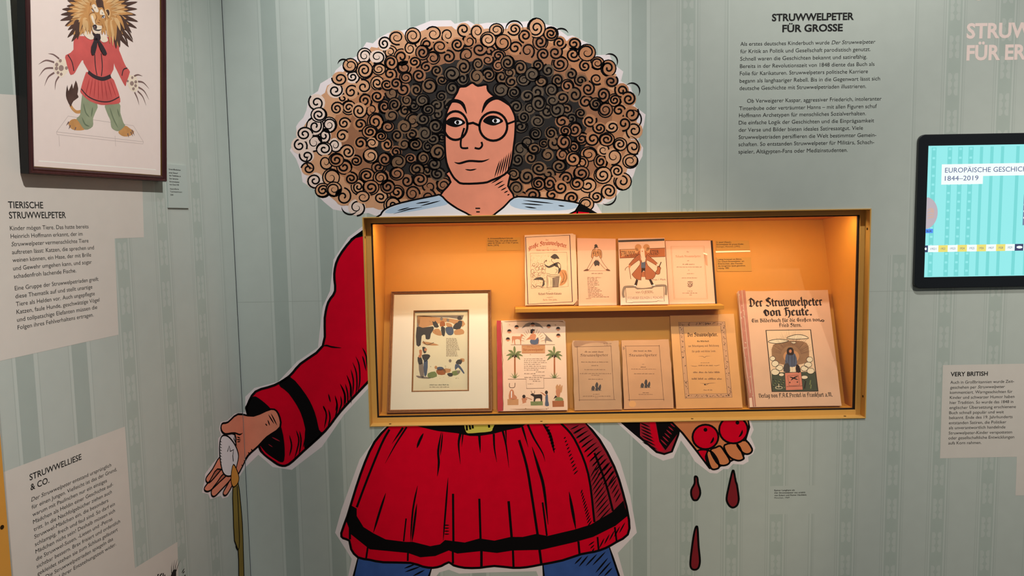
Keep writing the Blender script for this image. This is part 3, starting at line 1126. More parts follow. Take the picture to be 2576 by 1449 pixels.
# hand holding the broken egg, across the corner ----------------------------
md_ = Mural()
S4 = L4 + 0.0002
palm = [(700, 1040), (682, 1029), (638, 1046), (598, 1042), (573, 1062), (558, 1066), (556, 1081), (566, 1092), (590, 1092), (592, 1130), (586, 1180), (590, 1200), (599, 1192),
        (610, 1172), (624, 1146), (650, 1122), (672, 1099), (705, 1074)]
md_.outline(palm, 4.5, M_BLACK, S4, M_SKIN, n=3)
for fpts in ([(552, 1150), (534, 1180), (519, 1200), (518, 1210), (526, 1214), (545, 1194), (560, 1172)],
             [(546, 1180), (528, 1208), (514, 1226), (516, 1235), (528, 1234), (552, 1212), (570, 1192)],
             [(562, 1192), (545, 1214), (532, 1232), (532, 1246), (540, 1248), (556, 1232), (578, 1208), (582, 1196)],
             [(580, 1205), (570, 1222), (561, 1238), (563, 1246), (570, 1244), (580, 1228), (588, 1208)]):
    md_.outline(fpts, 4, M_BLACK, S4 + 0.0003, M_SKIN, n=3)
md_.stroke(sm([(566, 1092), (588, 1089), (602, 1093), (610, 1089)], False), 4, M_BLACK, S4 + .0006, 1)
for q in (c6(250, 470, 240, 500, 265, 560), c6(262, 490, 285, 500), c6(258, 508, 288, 512), c6(262, 525, 285, 522), c6(480, 335, 520, 400), c6(498, 328, 540, 410),
          c6(476, 372, 490, 412), c6(460, 398, 472, 414), c6(372, 590, 362, 572), c6(350, 610, 342, 594), c6(318, 660, 308, 652), c6(300, 690, 292, 682)):
    md_.stroke(q, 2.8, M_BLACK, S4 + .0006, 1)
md_.build('hand', mural, label='hand cradling a cracked egg')
me_ = Mural()
me_.outline([(558, 1097), (573, 1098), (589, 1117), (598, 1139), (598, 1157), (588, 1190), (573, 1198), (560, 1188), (553, 1154), (552, 1117)], 4, M_BLACK, S4 + .0009, M_WHITE)
me_.stroke(c6(195, 592, 208, 552, 215, 590, 238, 578, 232, 620, 236, 660), 3, M_BLACK, S4 + .0013)
for j in range(9):
    me_.stroke(c6(146, 520 + j * 20, 158, 528 + j * 20), 2, M_BLACK, S4 + .0013, 2)
me_.build('egg', mural)
mk = Mural()
M_DRIP = mat('mural_olive_drip', (140, 116, 48), 0.7, 0.1, 14)
M_YOLK = mat('mural_yolk', (226, 150, 60), 0.7, 0.05, 20)
mk.outline([(585, 1222), (598, 1215), (604, 1260), (609, 1320), (611, 1380), (613, 1449), (616, 1620), (602, 1620), (600, 1449), (598, 1384), (589, 1360), (586, 1290)], 3.4, M_BLACK, S4 + .0013, M_DRIP, n=2)
mk.stroke(sm(c6(262, 830, 268, 950, 274, 1100, 278, 1200, 274, 1258, 262, 1264, 252, 1240), False), 3, M_BLACK, S4 + .0018)
mk.outline([(586, 1168), (599, 1194), (598, 1214), (586, 1225), (580, 1205)], 3, M_BLACK, S4 + .0018, M_YOLK)
mk.build('egg_drip', mural)

# smock skirt, belt, trousers -------------------------------------------------
c7 = cp(840, 1040, 3.22)
TROUS = []
for pts_ in (c7(200, 1150, 620, 1180, 795, 1240, 770, 1317, 700, 1880, 120, 1880, 160, 1317), c7(1690, 1190, 2000, 1120, 2230, 1080, 2260, 1170, 2310, 1317, 2400, 1880, 1760, 1880, 1700, 1317)):
    mt = Mural()
    mt.poly(pts_, M_BLUE, L2)
    mt.stroke(pts_, 5, M_BLACK, L2 + .0002, closed=True)
    TROUS.append(mt)
for q in (c7(570, 1255, 660, 1220), c7(575, 1285, 700, 1240), c7(640, 1317, 735, 1268), c7(1950, 1220, 2010, 1160), c7(1985, 1240, 2060, 1150), c7(2040, 1235, 2130, 1140),
          c7(2095, 1230, 2200, 1120), c7(2120, 1290, 2220, 1170), c7(2140, 1317, 2245, 1200), c7(2190, 1317, 2255, 1250)):
    TROUS[0 if q[0][0] < 1200 else 1].stroke(sm(q, False), 4, M_BLACK, L2 + .0003, 1)
for mt in TROUS:
    mt.build('trouser_leg', mural)
mr = Mural()
skirt = c7(500, 60, 440, 105, 330, 230, 250, 400, 180, 600, 110, 830, 60, 970, 75, 1010, 125, 1030, 140, 1100, 195, 1165, 290, 1185, 400, 1205, 620, 1210, 720, 1240, 800, 1250, 870, 1235,
           930, 1205, 970, 1230, 1060, 1250, 1180, 1250, 1300, 1235, 1450, 1250, 1560, 1245, 1670, 1225, 1850, 1190, 2000, 1140, 2110, 1120, 2200, 1090, 2290, 1040, 2380, 980, 2390, 860, 2340, 640,
           2270, 430, 2150, 210, 2040, 80, 2020, 40)
mr.poly(sm(skirt, True, 2), M_RED, L2 + .0006)
mr.poly(c7(1850, 60, 2040, 80, 2150, 210, 2270, 430, 2340, 640, 2375, 740, 2260, 790, 2230, 680, 2130, 330, 2050, 290, 1960, 190), M_RED2, L2 + .0008)
mr.poly(c7(2070, 400, 2130, 330, 2240, 690, 2260, 800, 2120, 880, 2060, 540), M_RED2, L2 + .0008)
mr.stroke(sm(skirt, True, 2), 6, M_BLACK, L2 + .001, closed=True)
bandp = c7(140, 745, 185, 770, 185, 830, 240, 920, 320, 970, 420, 1020, 580, 1040, 640, 1040, 780, 1075, 860, 1060, 900, 1025, 1060, 1045, 1180, 1012, 1300, 1030, 1430, 1000, 1530, 1000,
           1640, 975, 1730, 992, 1950, 940, 2080, 900, 2250, 800, 2345, 705, 2378, 830, 2280, 910, 2100, 1000, 1960, 1040, 1680, 1105, 1450, 1110, 1320, 1130, 1190, 1115, 1000, 1135, 930, 1110,
           820, 1155, 700, 1165, 600, 1130, 290, 1100, 140, 980, 100, 870)
mr.poly(bandp, M_BLACK, L2 + .001)
folds = ((c7(450, 130, 385, 250, 275, 520, 185, 760), 6, 0), (c7(590, 110, 500, 250, 415, 405), 5, 2), (c7(560, 115, 470, 245), 6, 2), (c7(725, 160, 695, 220, 672, 280), 7, 1),
         (c7(870, 150, 845, 300, 850, 400, 838, 510), 6, 1), (c7(882, 150, 862, 340), 4, 1), (c7(1025, 165, 1010, 250, 1025, 410), 7, 2), (c7(1045, 165, 1035, 270), 4, 2),
         (c7(1178, 180, 1186, 320), 7, 2), (c7(1295, 165, 1300, 280, 1320, 395), 6, 2), (c7(1365, 135, 1395, 260, 1418, 440), 6, 2), (c7(1392, 135, 1398, 240), 4, 2),
         (c7(1500, 215, 1560, 420, 1600, 650, 1650, 980), 7, 0), (c7(1525, 105, 1575, 275), 6, 2), (c7(1570, 90, 1620, 200, 1690, 320, 1710, 390), 6, 2),
         (c7(1605, 270, 1660, 450, 1700, 600, 1735, 900), 8, 1), (c7(1690, 80, 1750, 170, 1785, 320), 8, 1), (c7(1840, 80, 1950, 210, 2060, 490, 2110, 880), 6, 0),
         (c7(420, 645, 370, 800, 320, 965), 6, 1), (c7(678, 585, 640, 780, 620, 1040), 5, 1), (c7(672, 730, 650, 900, 632, 1040), 6, 1), (c7(585, 850, 565, 1035), 4, 0),
         (c7(925, 520, 905, 780, 885, 1030), 5, 1), (c7(965, 650, 968, 1035), 6, 0), (c7(1178, 690, 1188, 1015), 6, 0), (c7(1415, 710, 1440, 1005), 7, 0), (c7(1690, 720, 1725, 990), 5, 0),
         (c7(1905, 635, 1960, 940), 8, 1), (c7(2110, 320, 2200, 560, 2260, 790), 6, 0), (c7(275, 1080, 260, 1180), 5, 0), (c7(600, 1130, 598, 1195), 5, 0), (c7(963, 1115, 965, 1215), 6, 0),
         (c7(1195, 1110, 1195, 1245), 7, 0), (c7(1450, 1105, 1455, 1245), 6, 0), (c7(1665, 1100, 1680, 1215), 7, 0), (c7(1980, 1035, 1990, 1140), 6, 0), (c7(2135, 1000, 2145, 1115), 5, 0),
         (c7(2275, 920, 2290, 1035), 5, 0), (c7(130, 900, 130, 1020), 6, 0))
for q, w, tp in folds:
    mr.stroke(sm(q, False) if len(q) > 2 else q, w * 0.9, M_BLACK, L2 + .0012, tp)
for i in range(9):
    mr.stroke(c7(1700 + i * 9, 90 + i * 26, 1740 + i * 7, 82 + i * 25), 3, M_BLACK, L2 + .0012, 1)
for i in range(11):
    mr.stroke(c7(1862 + i * 8, 205 + i * 29, 1878 + i * 10, 190 + i * 27), 3, M_BLACK, L2 + .0012, 1)
for i in range(12):
    mr.stroke(c7(2000 + i * 5, 650 + i * 24, 2012 + i * 7, 615 + i * 23), 3, M_BLACK, L2 + .0012, 1)
for i in range(13):
    mr.stroke(c7(1915 + i * 22, 130 + i * 38, 1985 + i * 24, 95 + i * 30), 3.2, M_BLACK, L2 + .0012, 1)
    mr.stroke(c7(1935 + i * 22, 160 + i * 38, 2040 + i * 22, 105 + i * 32), 3.2, M_BLACK, L2 + .0012, 1)
for i in range(11):
    mr.stroke(c7(2075 + i * 6, 520 + i * 36, 2145 + i * 10, 400 + i * 36), 3.2, M_BLACK, L2 + .0012, 1)
for i in range(8):
    mr.stroke(c7(2180 + i * 14, 470 + i * 36, 2240 + i * 12, 390 + i * 36), 3.2, M_BLACK, L2 + .0012, 1)
for i in range(5):
    mr.stroke(c7(2150 + i * 40, 1090 - i * 30, 2190 + i * 42, 1010 - i * 32), 3.2, M_BLACK, L2 + .0012, 1)
for i in range(4):
    mr.stroke(c7(892, 905 + i * 24, 935, 905 + i * 24), 3, M_BLACK, L2 + .0012, 1)
for i in range(3):
    mr.stroke(c7(2062 + i * 14, 1070 + i * 25, 2110, 1035 + i * 28), 3, M_BLACK, L2 + .0012, 1)
mr.build('smock', mural)
mbelt = Mural()
mbelt.poly(c7(640, 60, 660, 100, 840, 142, 1000, 160, 1100, 182, 1180, 182, 1290, 165, 1400, 135, 1510, 115, 1580, 70), M_BLACK, L2 + .0016)
mbelt.build('belt', mural)
mbk = Mural()
mbk.outline(c7(1050, 60, 1052, 100, 1062, 140, 1085, 165, 1170, 160, 1270, 150, 1290, 125, 1290, 60), 3, M_BLACK, L2 + .002, M_YEL, n=2)
for q in (c7(1075, 90, 1078, 138), c7(1098, 90, 1106, 130), c7(1122, 88, 1126, 122), c7(1255, 85, 1258, 115)):
    mbk.stroke(q, 5, M_BLACK, L2 + .0024)
mbk.build('belt_buckle', mural, label='yellow belt buckle')

# second cuff and hand with tomatoes below the showcase -----------------------
c5 = cp(1640, 1000, 3.227)
mq = Mural()
cuff = [(1545, 1045), (1566, 1062), (1610, 1100), (1652, 1137), (1671, 1142), (1690, 1136), (1706, 1094), (1708, 1084), (1687, 1045)]
mq.outline(cuff, 5.5, M_BLACK, L2, M_RED2, smooth=False)
mq.poly([(1555, 1045), (1610, 1050), (1610, 1096), (1632, 1122), (1595, 1092), (1560, 1062)], M_BLACK, L2 + .0003)
mq.poly(c5(28, 180, 60, 360, 110, 428, 215, 285, 215, 262, 150, 180), M_BLACK, L2 + .0003)
mq.poly(c5(-20, 180, 20, 180, 55, 340, 95, 430, 60, 435, 0, 370), M_RED, L2 + .0002)
for i in range(6):
    mq.stroke(c5(70 + i * 16, 340 - i * 26, 122 + i * 13, 390 - i * 30), 3.2, M_RED2, L2 + .0005, 1)
for i in range(7):
    mq.stroke(c7(2480 + i * 3, 75 + i * 26, 2560 + i * 9, 110 + i * 30), 3.4, M_BLACK, L2 + .0005, 1)
mq.build('cuff', mural)
mw = Mural()
S5 = L2 + .0008
mw.outline(c5(140, 150, 150, 190, 250, 290, 360, 430, 470, 575, 545, 560, 630, 520, 660, 505, 740, 500, 745, 460, 812, 430, 790, 380, 760, 340, 790, 240, 775, 150), 5, M_BLACK, S5, M_SKIN2, smooth=False)
for q in (c5(450, 432, 445, 470, 470, 555, 495, 583, 535, 575, 545, 555, 530, 500, 490, 445), c5(475, 430, 520, 520, 560, 550, 610, 545, 632, 512, 590, 440, 555, 395, 520, 405),
          c5(590, 385, 600, 440, 640, 490, 700, 512, 740, 500, 742, 478, 690, 375), c5(690, 372, 720, 430, 760, 458, 800, 450, 812, 415, 760, 348)):
    mw.outline(q, 4.6, M_BLACK, S5 + .0003, M_SKIN2, n=3)
mw.outline(c5(372, 440, 395, 424, 450, 430, 435, 480, 450, 530, 470, 560, 420, 510), 4, M_BLACK, S5 + .0006, M_RED, n=3)
mw.build('hand', mural, label='hand below the showcase holding two tomatoes')
for nm, cx, cy, r in (('tomato', 1774.5, 1099, 32.5), ('tomato', 1845, 1081, 36)):
    mo = Mural()
    S6 = S5 + (.0010 if cx < 1800 else .0008)
    mo.outline(ell(cx, cy, r, r * 0.95, 24), 5, M_BLACK, S6, M_RED, smooth=False)
    mo.stroke([(cx + r * .62 * math.cos(t), cy + r * .62 * math.sin(t)) for t in [0.0 + k * 0.12 for k in range(9)]], 5, M_BLACK, S6 + .0003, 1)
    mo.poly(ell(cx + (0 if cx < 1800 else 10), cy - 18, 5, 5, 10), M_BLACK, S6 + .0003)
    mo.build(nm, mural)

# three dark red drops painted on the wall below that hand
M_DROP = mat('drop_dark_red', (132, 22, 32), 0.7, 0.08, 25)
for pts, lab in ((c5(350, 640, 368, 650, 375, 700, 390, 750, 390, 790, 370, 828, 350, 834, 335, 828, 320, 795, 320, 750, 345, 700, 347, 660), 'small dark red painted drop nearest the tomato hand'),
                 (c5(654, 597, 665, 600, 680, 680, 690, 710, 703, 800, 703, 840, 690, 875, 660, 893, 630, 880, 608, 840, 608, 800, 620, 740, 640, 650), 'broadest dark red painted drop under the fingertips'),
                 (c5(358, 1050, 370, 1060, 378, 1200, 388, 1300, 388, 1345, 375, 1385, 345, 1398, 318, 1382, 312, 1330, 330, 1180, 345, 1090), 'long dark red painted drop, lowest of the three')):
    dr = Mural()
    dr.outline(pts, 5, M_BLACK, L2, M_DROP, n=3)
    tag(dr.build('painted_drop', None), lab, 'painted drop', 'painted drops on the wall')

# ------------------------------------------------------------------ wall texts
TXT = 0.0010


def panel(pl, pts, h=0.0007, m=None):
    d_ = Deco(pl)
    d_.poly(pts, m or M_PANEL, h)
    return d_


def at_px(pl, x, y, h=0.0):
    a, b = pl.px(x, y)
    return tuple(pl.P(a, b, h))


# 'Struwwelpeter für Grosse': lettering straight on the plain wallpaper
wt = thing('wall_text', 'bold two-line heading with two long black paragraphs printed on plain wallpaper above the showcase', 'wall text', at_px(BACK, 2040, 390))
c1 = cp(1820, 0, 3.45)
d = Deco(BACK)
for t, x0, y0, x1 in (('STRUWWELPETER', 420, 183, 1132), ('FÜR GROSSE', 510, 278, 1035)):
    p, q = c1(x0, y0)[0], c1(x1, 0)[0]
    d.text(t, p[0], p[1], q[0], 58 / 3.45 * 1.03, M_INK, TXT, off=0.032)
d.build('heading', wt)
for lines in ((('Als erstes deutsches Kinderbuch wurde _Der Struwwelpeter_', 146, 398, 1318), ('für Kritik an Politik und Gesellschaft parodistisch genutzt.', 146, 462, 1276),
               ('Schnell waren die Geschichten bekannt und satirefähig.', 145, 527, 1245), ('Bereits in der Revolutionszeit von 1848 diente das Buch als', 143, 591, 1310),
               ('Folie für Karikaturen. Struwwelpeters politische Karriere', 142, 654, 1253), ('begann als langhaariger Rebell. Bis in die Gegenwart lässt sich', 140, 718, 1358),
               ('deutsche Geschichte mit Struwwelpetriaden illustrieren.', 139, 782, 1238)),
              (('Ob Verweigerer Kaspar, aggressiver Friederich, intoleranter', 205, 892, 1371), ('Tintenbube oder verträumter Hanns – mit allen Figuren schuf', 136, 957, 1330),
               ('Hoffmann Archetypen für menschliches Sozialverhalten.', 135, 1018, 1236), ('Die einfache Logik der Geschichten und die Einprägsamkeit', 133, 1081, 1306),
               ('der Verse und Bilder bieten ideales Satiresaatgut. Viele', 133, 1144, 1210), ('Struwwelpetriaden persiflieren die Welt bestimmter Gemein-', 132, 1207, 1325),
               ('schaften. So entstanden Struwwelpeter für Militärs, Schach-', 131, 1269, 1307), ('spieler, Altägypten-Fans oder Medizinstudenten.', 130, 1333, 1077))):
    d = Deco(BACK)
    for t, x0, y0, x1 in lines:
        p, q = c1(x0, y0)[0], c1(x1, 0)[0]
        d.text(t, p[0], p[1], q[0], 33 / 3.45, M_INK, TXT, off=0.003)
    d.build('paragraph', wt)

# pale pink title running out of the picture
M_PINK = mat('pink_lettering', (244, 220, 212), 0.7)
pt = thing('wall_title', 'large pale pink two-line wall lettering above the touch screen', 'wall lettering', at_px(BACK, 2600, 150))
for nm, t, y0, part, w_ in (('title_line', 'STRUWWELPETER', 96, 'STRU', 112.5), ('title_line', 'FÜR ERWACHSENE', 151, 'FÜR', 84.5)):
    d = Deco(BACK)
    x1 = 2431 + w_ * text_unit(t, 0.032)[2] / text_unit(part, 0.032)[2]
    d.text(t, 2431, y0, x1, 35.5, M_PINK, TXT, off=0.032)
    d.build(nm, pt)
d = Deco(BACK)
d.poly(ell(2462, -14, 20, 15, 24), M_PINK, TXT)
tag(d.build('wall_disc', None), 'pale pink painted disc cut off by the top edge above the pink lettering', 'wall disc')

# 'Very British' panel
vb = thing('text_panel', 'pale paper panel headed VERY BRITISH below the touch screen', 'text panel', at_px(BACK, 2500, 1160))
panel(BACK, [(2372, 918.5), (2372, 918.5), (2364.5, 1153), (2558, 1149), (2554.5, 1246.5), (2700, 1244), (2710, 912.5)]).build('paper', vb)
c4 = cp(2260, 860, 3.294)
d = Deco(BACK)
p, q = c4(432, 285)[0], c4(740, 0)[0]
d.text('VERY BRITISH', p[0], p[1], q[0], 34 / 3.294, M_INK, TXT + .0004, off=0.02)
d.build('heading', vb)
d = Deco(BACK)
for t, x0, y0, x1 in (('Auch in Großbritannien wurde Zeit-', 430, 347, 957), ('geschehen per _Struwwelpeter_', 429, 389, 882), ('kommentiert. Warngeschichten für', 427, 431, 944),
                      ('Kinder und schwarzer Humor haben', 426, 473, 961), ('hier Tradition. So wurde das 1848 in', 425, 515, 951), ('englischer Übersetzung erschienene', 423, 557, 973),
                      ('Buch schnell populär und weit', 421, 599, 873), ('bekannt. Ende des 19. Jahrhunderts', 420, 640, 945), ('entstanden Satiren, die Politiker', 418, 683, 893),
                      ('als unverantwortlich handelnde', 417, 724, 886), ('Struwwelpeter-Kinder verspotteten', 416, 767, 941), ('oder gesellschaftliche Entwicklungen', 414, 808, 959), ('aufs Korn nahmen.', 413, 850, 687)):
    p, q = c4(x0, y0)[0], c4(x1, 0)[0]
    d.text(t, p[0], p[1], q[0], 24 / 3.294, M_INK, TXT + .0004, off=0.004)
d.build('paragraph', vb)

# little caption of the big figure
cc = thing('wall_caption', 'tiny four line caption printed on the plain patch beside the painted drops', 'caption', at_px(BACK, 1985, 1262))
c9 = cp(1940, 1100, 4.153)
d = Deco(BACK)
for t, x0, y0, x1 in (('Rainer Langhans als', 33, 562, 245), ('_Der Struwwelpeter neu erzählt_', 33, 588, 357), ('von Eckart und Rainer Hachfeld,', 33, 614, 370), ('München, 1969', 33, 640, 190)):
    p, q = c9(x0, y0)[0], c9(x1, 0)[0]
    d.text(t, p[0], p[1], q[0], 15 / 4.153, M_INK, TXT, off=0.012)
d.build('caption_lettering', cc)

# panels on the other wall
c2 = cp(0, 420, 2.786)
tp = thing('text_panel', 'pale stepped text panel directly below the lion picture', 'text panel', at_px(LEFT, 150, 880))
panel(LEFT, [(-140, 228), (40, 239), (120, 245), (352, 262), (362, 597), (288, 600), (298, 842), (0, 908), (-140, 938)]).build('paper', tp)
d = Deco(LEFT)
for t, x0, y0, x1 in (('TIERISCHE', 58, 288, 303), ('STRUWWELPETER', 64, 361, 462)):
    p, q = c2(x0, y0)[0], c2(x1, 0)[0]
    d.text(t, p[0], p[1], q[0], 46 / 2.786, M_INK, TXT + .0003, off=0.012)
d.build('heading', tp)
for lines in ((('Kinder mögen Tiere. Das hatte bereits', 70, 444, 620), ('Heinrich Hoffmann erkannt, der im', 75, 500, 578), ('_Struwwelpeter_ vermenschlichte Tiere', 80, 556, 620),
               ('auftreten lässt: Katzen, die sprechen und', 84, 612, 658), ('weinen können, ein Hase, der mit Brille', 88, 668, 638), ('und Gewehr umgehen kann, und sogar', 92, 725, 643), ('schadenfroh lachende Fische.', 97, 781, 534)),
              (('Eine Gruppe der Struwwelpetriaden greift', 104, 865, 689), ('diese Thematik auf und stellt unartige', 108, 921, 647), ('Tiere als Helden vor. Auch ungepflegte', 112, 976, 664),
               ('Katzen, faule Hunde, geschwätzige Vögel', 116, 1031, 697), ('und tollpatschige Elefanten müssen die', 120, 1086, 681), ('Folgen ihres Fehlverhaltens ertragen.', 124, 1140, 655))):
    d = Deco(LEFT)
    for t, x0, y0, x1 in lines:
        p, q = c2(x0, y0)[0], c2(x1, 0)[0]
        d.text(t, p[0], p[1], q[0], 30 / 2.786, M_INK, TXT + .0003, off=0.004)
    d.build('paragraph', tp)

c3 = cp(0, 900, 2.639)
sp = thing('text_panel', 'lowest pale text panel, its lines running down behind the spiky ink drawing', 'text panel', at_px(LEFT, 200, 1500))
panel(LEFT, [(9, 1187.4), (314, 1073), (339.5, 1429), (446, 1363), (449, 1449), (456, 1560), (48, 1640)]).build('paper', sp)
d = Deco(LEFT)
for t, x0, y0, x1 in (('STRUWWELLIESE', 197, 815, 541), ('& CO.', 203, 881, 327)):
    p, q = c3(x0, y0)[0], c3(x1, 0)[0]
    d.text(t, p[0], p[1], q[0], 41 / 2.639, M_INK, TXT + .0003, off=0.012)
d.build('heading', sp)
d = Deco(LEFT)
for t, x0, y0, x1 in (('_Der Struwwelpeter_ entstand ursprünglich', 207, 956, 738), ('für einen Jungen. Vielleicht ist das der Grund,', 211, 1006, 775), ('warum mit Paulinchen nur ein einziges', 216, 1055, 709),
                      ('Mädchen als Heldin einer Geschichte auf-', 220, 1104, 750), ('tritt. In die Nachfolgebücher ziehen auch', 224, 1153, 742), ('Struwwel-Mädchen ein, die besonders', 228, 1202, 718),
                      ('schlampig, frech und faul sind. So darf ein', 232, 1252, 762), ('Mädchen nicht sein! Deshalb müssen sich', 236, 1301, 763), ('die Struwwel-Susen, -Liesen und -Petras', 240, 1350, 745),
                      ('sichtbar bessern. Brav frisiert und ordentlich', 244, 1399, 797), ('gekleidet stehen sie zum Schluss geläutert', 248, 1448, 781), ('da. Die Struwwelpetriaden spiegeln das', 252, 1497, 750), ('Rollenbild ihrer Entstehungszeit wider.', 256, 1546, 770)):
    p, q = c3(x0, y0)[0], c3(x1, 0)[0]
    d.text(t, p[0], p[1], q[0], 27 / 2.639, M_INK, TXT + .0003, off=0.003)
d.build('paragraph', sp)

# ink tufts printed at the foot of that panel
c0 = cp(300, 1330, 8.05)
d = Deco(LEFT)
M_INKB = mat('drawing_ink', (34, 28, 26), 0.8)
for q in (c0(1060, 900, 1055, 800, 1072, 670), c0(1090, 870, 1098, 760, 1122, 630), c0(1125, 840, 1140, 740, 1180, 610), c0(1150, 860, 1180, 760, 1240, 630)):
    d.stroke(sm(q, False), 2.4, M_INKB, TXT + .0004, 2)
d.poly(c0(1060, 900, 1085, 850, 1120, 820, 1150, 830, 1150, 960, 1130, 1010, 1060, 1010, 1040, 960), M_INKB, TXT + .0004)
for q in (c0(1260, 900, 1320, 800), c0(1280, 905, 1325, 860), c0(1310, 960, 1345, 935)):
    d.stroke(q, 3, M_INKB, TXT + .0004, 1)
for q in (c0(780, 1000, 780, 925, 800, 930), c0(810, 1010, 840, 925, 865, 910), c0(880, 1010, 890, 900), c0(910, 1010, 922, 930), c0(800, 1010, 830, 940)):
    d.stroke(q, 4, M_INKB, TXT + .0004)
for k in range(14):
    t = k / 13
    d.stroke(c0(780 + 420 * t, 1200, 760 + 480 * t, 990 + 60 * math.sin(t * 9)), 3, M_INKB, TXT + .0004, 2)
tag(d.build('ink_drawing', None), 'spiky black ink hair of a drawn figure at the bottom picture edge', 'ink drawing')

# small white caption card beside the lion picture
cl = thing('caption_card', 'small white caption card fixed beside the lion picture frame', 'caption card', at_px(LEFT, 449, 524))
LC = Pl(LEFT.P(0, 0, 0.003), LEFT.u, LEFT.v)
M_CARD = mat('caption_card_board', (182, 191, 184), 0.7)
slab('card', LC, ccw([LC.px(*p) for p in ((419, 412), (468.5, 417), (475.5, 523.5), (424, 522.5))]), -0.0028, 0.0, M_CARD, cl)
c7b = cp(410, 400, 10.35)
d = Deco(LC)
for t, x0, y0, x1 in (('Unveröffentlichter', 148, 282, 465), ('erster Entwurf', 154, 372, 388), ('des Titelbildes zu', 160, 446, 462), ('Der tierische', 164, 526, 398), ('Struwwelpeter', 168, 604, 430), ('von Dave Hill', 170, 680, 412),
                      ('Aquarellierte', 178, 792, 412), ('Tuschezeichnung', 184, 866, 498), ('2008', 190, 950, 268)):
    p, q = c7b(x0, y0)[0], c7b(x1, 0)[0]
    d.text(t, p[0], p[1], q[0], 3.6, M_INK if y0 < 700 else M_GREYINK, 0.0004, off=0.02)
d.build('caption_lettering', cl)

# ------------------------------------------------------------------ lion picture
M_FRAME = wood('frame_dark_mahogany', (40, 18, 20), (84, 44, 44), 0.3, (30, 30, 2))
M_FSIDE = mat('frame_side_black', (24, 24, 25), 0.35)
M_GILT = mat('frame_gilt_lip', (112, 84, 40), 0.4, 0.1, 60, metal=0.5)
M_PAPER = mat('watercolour_paper', (244, 226, 218), 0.8, 0.01, 60)
FD = 0.019
TILT = math.radians(3.6)                        # the picture leans forward from the wall on its wire
_o = LEFT.P(0, LEFT.px(250, 466)[1], 0.0008)
TPL = Pl(_o, LEFT.u, LEFT.v * math.cos(TILT) + LEFT.n * math.sin(TILT))
FP = Pl(TPL.P(0, 0, FD), TPL.u, TPL.v)          # front of the frame
PP = Pl(TPL.P(0, 0, 0.0125), TPL.u, TPL.v)      # the sheet
fa0, fb0 = FP.px(77, 439)
fa1, fb1 = FP.px(421, 456)
fb = (fb0 + fb1) / 2
ft = fb + 0.62
lp = thing('framed_picture', 'watercolour of a lion in a red tunic in a dark mahogany frame', 'framed picture', tuple(TPL.P((fa0 + fa1) / 2, fb, 0)))


def frame_ring(name, pl, a0, a1, b0, b1, prof, m, parent):
    V, Fc = [], []
    n = len(prof)
    for w, h in prof:
        V += [pl.P(a0 + w, b0 + w, h), pl.P(a1 - w, b0 + w, h), pl.P(a1 - w, b1 - w, h), pl.P(a0 + w, b1 - w, h)]
    for i in range(n):
        j = (i + 1) % n
        for k in range(4):
            l = (k + 1) % 4
            Fc.append((4 * i + k, 4 * i + l, 4 * j + l, 4 * j + k))
    return link(name, V, Fc, [m], parent=parent)


frame_ring('frame_moulding', TPL, fa0, fa1, fb, ft, [(0.0004, 0.0), (0.0004, FD - .003), (0.0015, FD), (0.004, FD), (0.006, FD - .003), (0.0085, FD - .002), (0.0115, FD - .004), (0.0115, 0.0)], M_FRAME, lp)
frame_ring('frame_side_band', TPL, fa0 - 0.0002, fa1 + 0.0002, fb - 0.0002, ft + 0.0002, [(0, 0.0), (0, FD - .0035), (0.0012, FD - .0034), (0.0012, 0.0)], M_FSIDE, lp)
frame_ring('gilt_lip', TPL, fa0 + .0115, fa1 - .0115, fb + .0115, ft - .0115, [(0, 0.0), (0, FD - .0045), (0.0012, FD - .005), (0.0016, 0.0126), (0.0016, 0.0)], M_GILT, lp)
slab('sheet', TPL, [(fa0 + .012, fb + .012), (fa1 - .012, fb + .012), (fa1 - .012, ft - .012), (fa0 + .012, ft - .012)], 0.003, 0.0125, M_PAPER, lp)
d = Deco(PP)
d.stroke([(97, 405), (392, 427)], 3, mat('paper_bevel_white', (255, 250, 240), 0.7), 0.0004)
d.build('plate_mark', lp)
M_FUR = mat('lion_fur', (206, 150, 92), 0.8, 0.15, 40)
M_FUR2 = mat('lion_fur_light', (226, 182, 128), 0.8, 0.12, 40)
M_FUR3 = mat('lion_fur_cream', (244, 226, 204), 0.8, 0.05, 40)
M_MANE = mat('lion_mane_dark', (86, 62, 54), 0.8, 0.2, 50)
M_LRED = mat('watercolour_red', (214, 96, 92), 0.8, 0.12, 30)
M_LRED2 = mat('watercolour_deep_red', (180, 66, 66), 0.8, 0.12, 30)
M_LBLK = mat('watercolour_black', (58, 48, 52), 0.8, 0.1, 30)
M_LGRN = mat('watercolour_green', (152, 160, 130), 0.8, 0.12, 30)
M_LGRN2 = mat('watercolour_deep_green', (112, 124, 98), 0.8, 0.12, 30)
M_PENC = mat('pencil_line', (206, 188, 182), 0.9)
M_PORGL = mat('lion_mane_line', (150, 100, 62), 0.8)
M_CLAW = mat('lion_claw', (128, 100, 96), 0.8)
cL = cp(90, 90, 5.173)
cM = cp(140, 0, 12.075)
d = Deco(PP)
A = 0.0004
for q in (cL(270, 1250, 1400, 1380), cL(275, 1285, 1395, 1408), cL(270, 1250, 275, 1285), cL(1400, 1380, 1395, 1408), cL(270, 1250, 420, 1045), cL(420, 1045, 1270, 1170), cL(1270, 1170, 1400, 1380), cL(300, 1300, 310, 1440), cL(1030, 1300, 1040, 1440)):
    d.stroke(q, 1.2, M_PENC, A)
d.stroke(sm(cL(590, 985, 530, 990, 480, 950, 450, 900), False), 8, M_FUR, A + .0001)
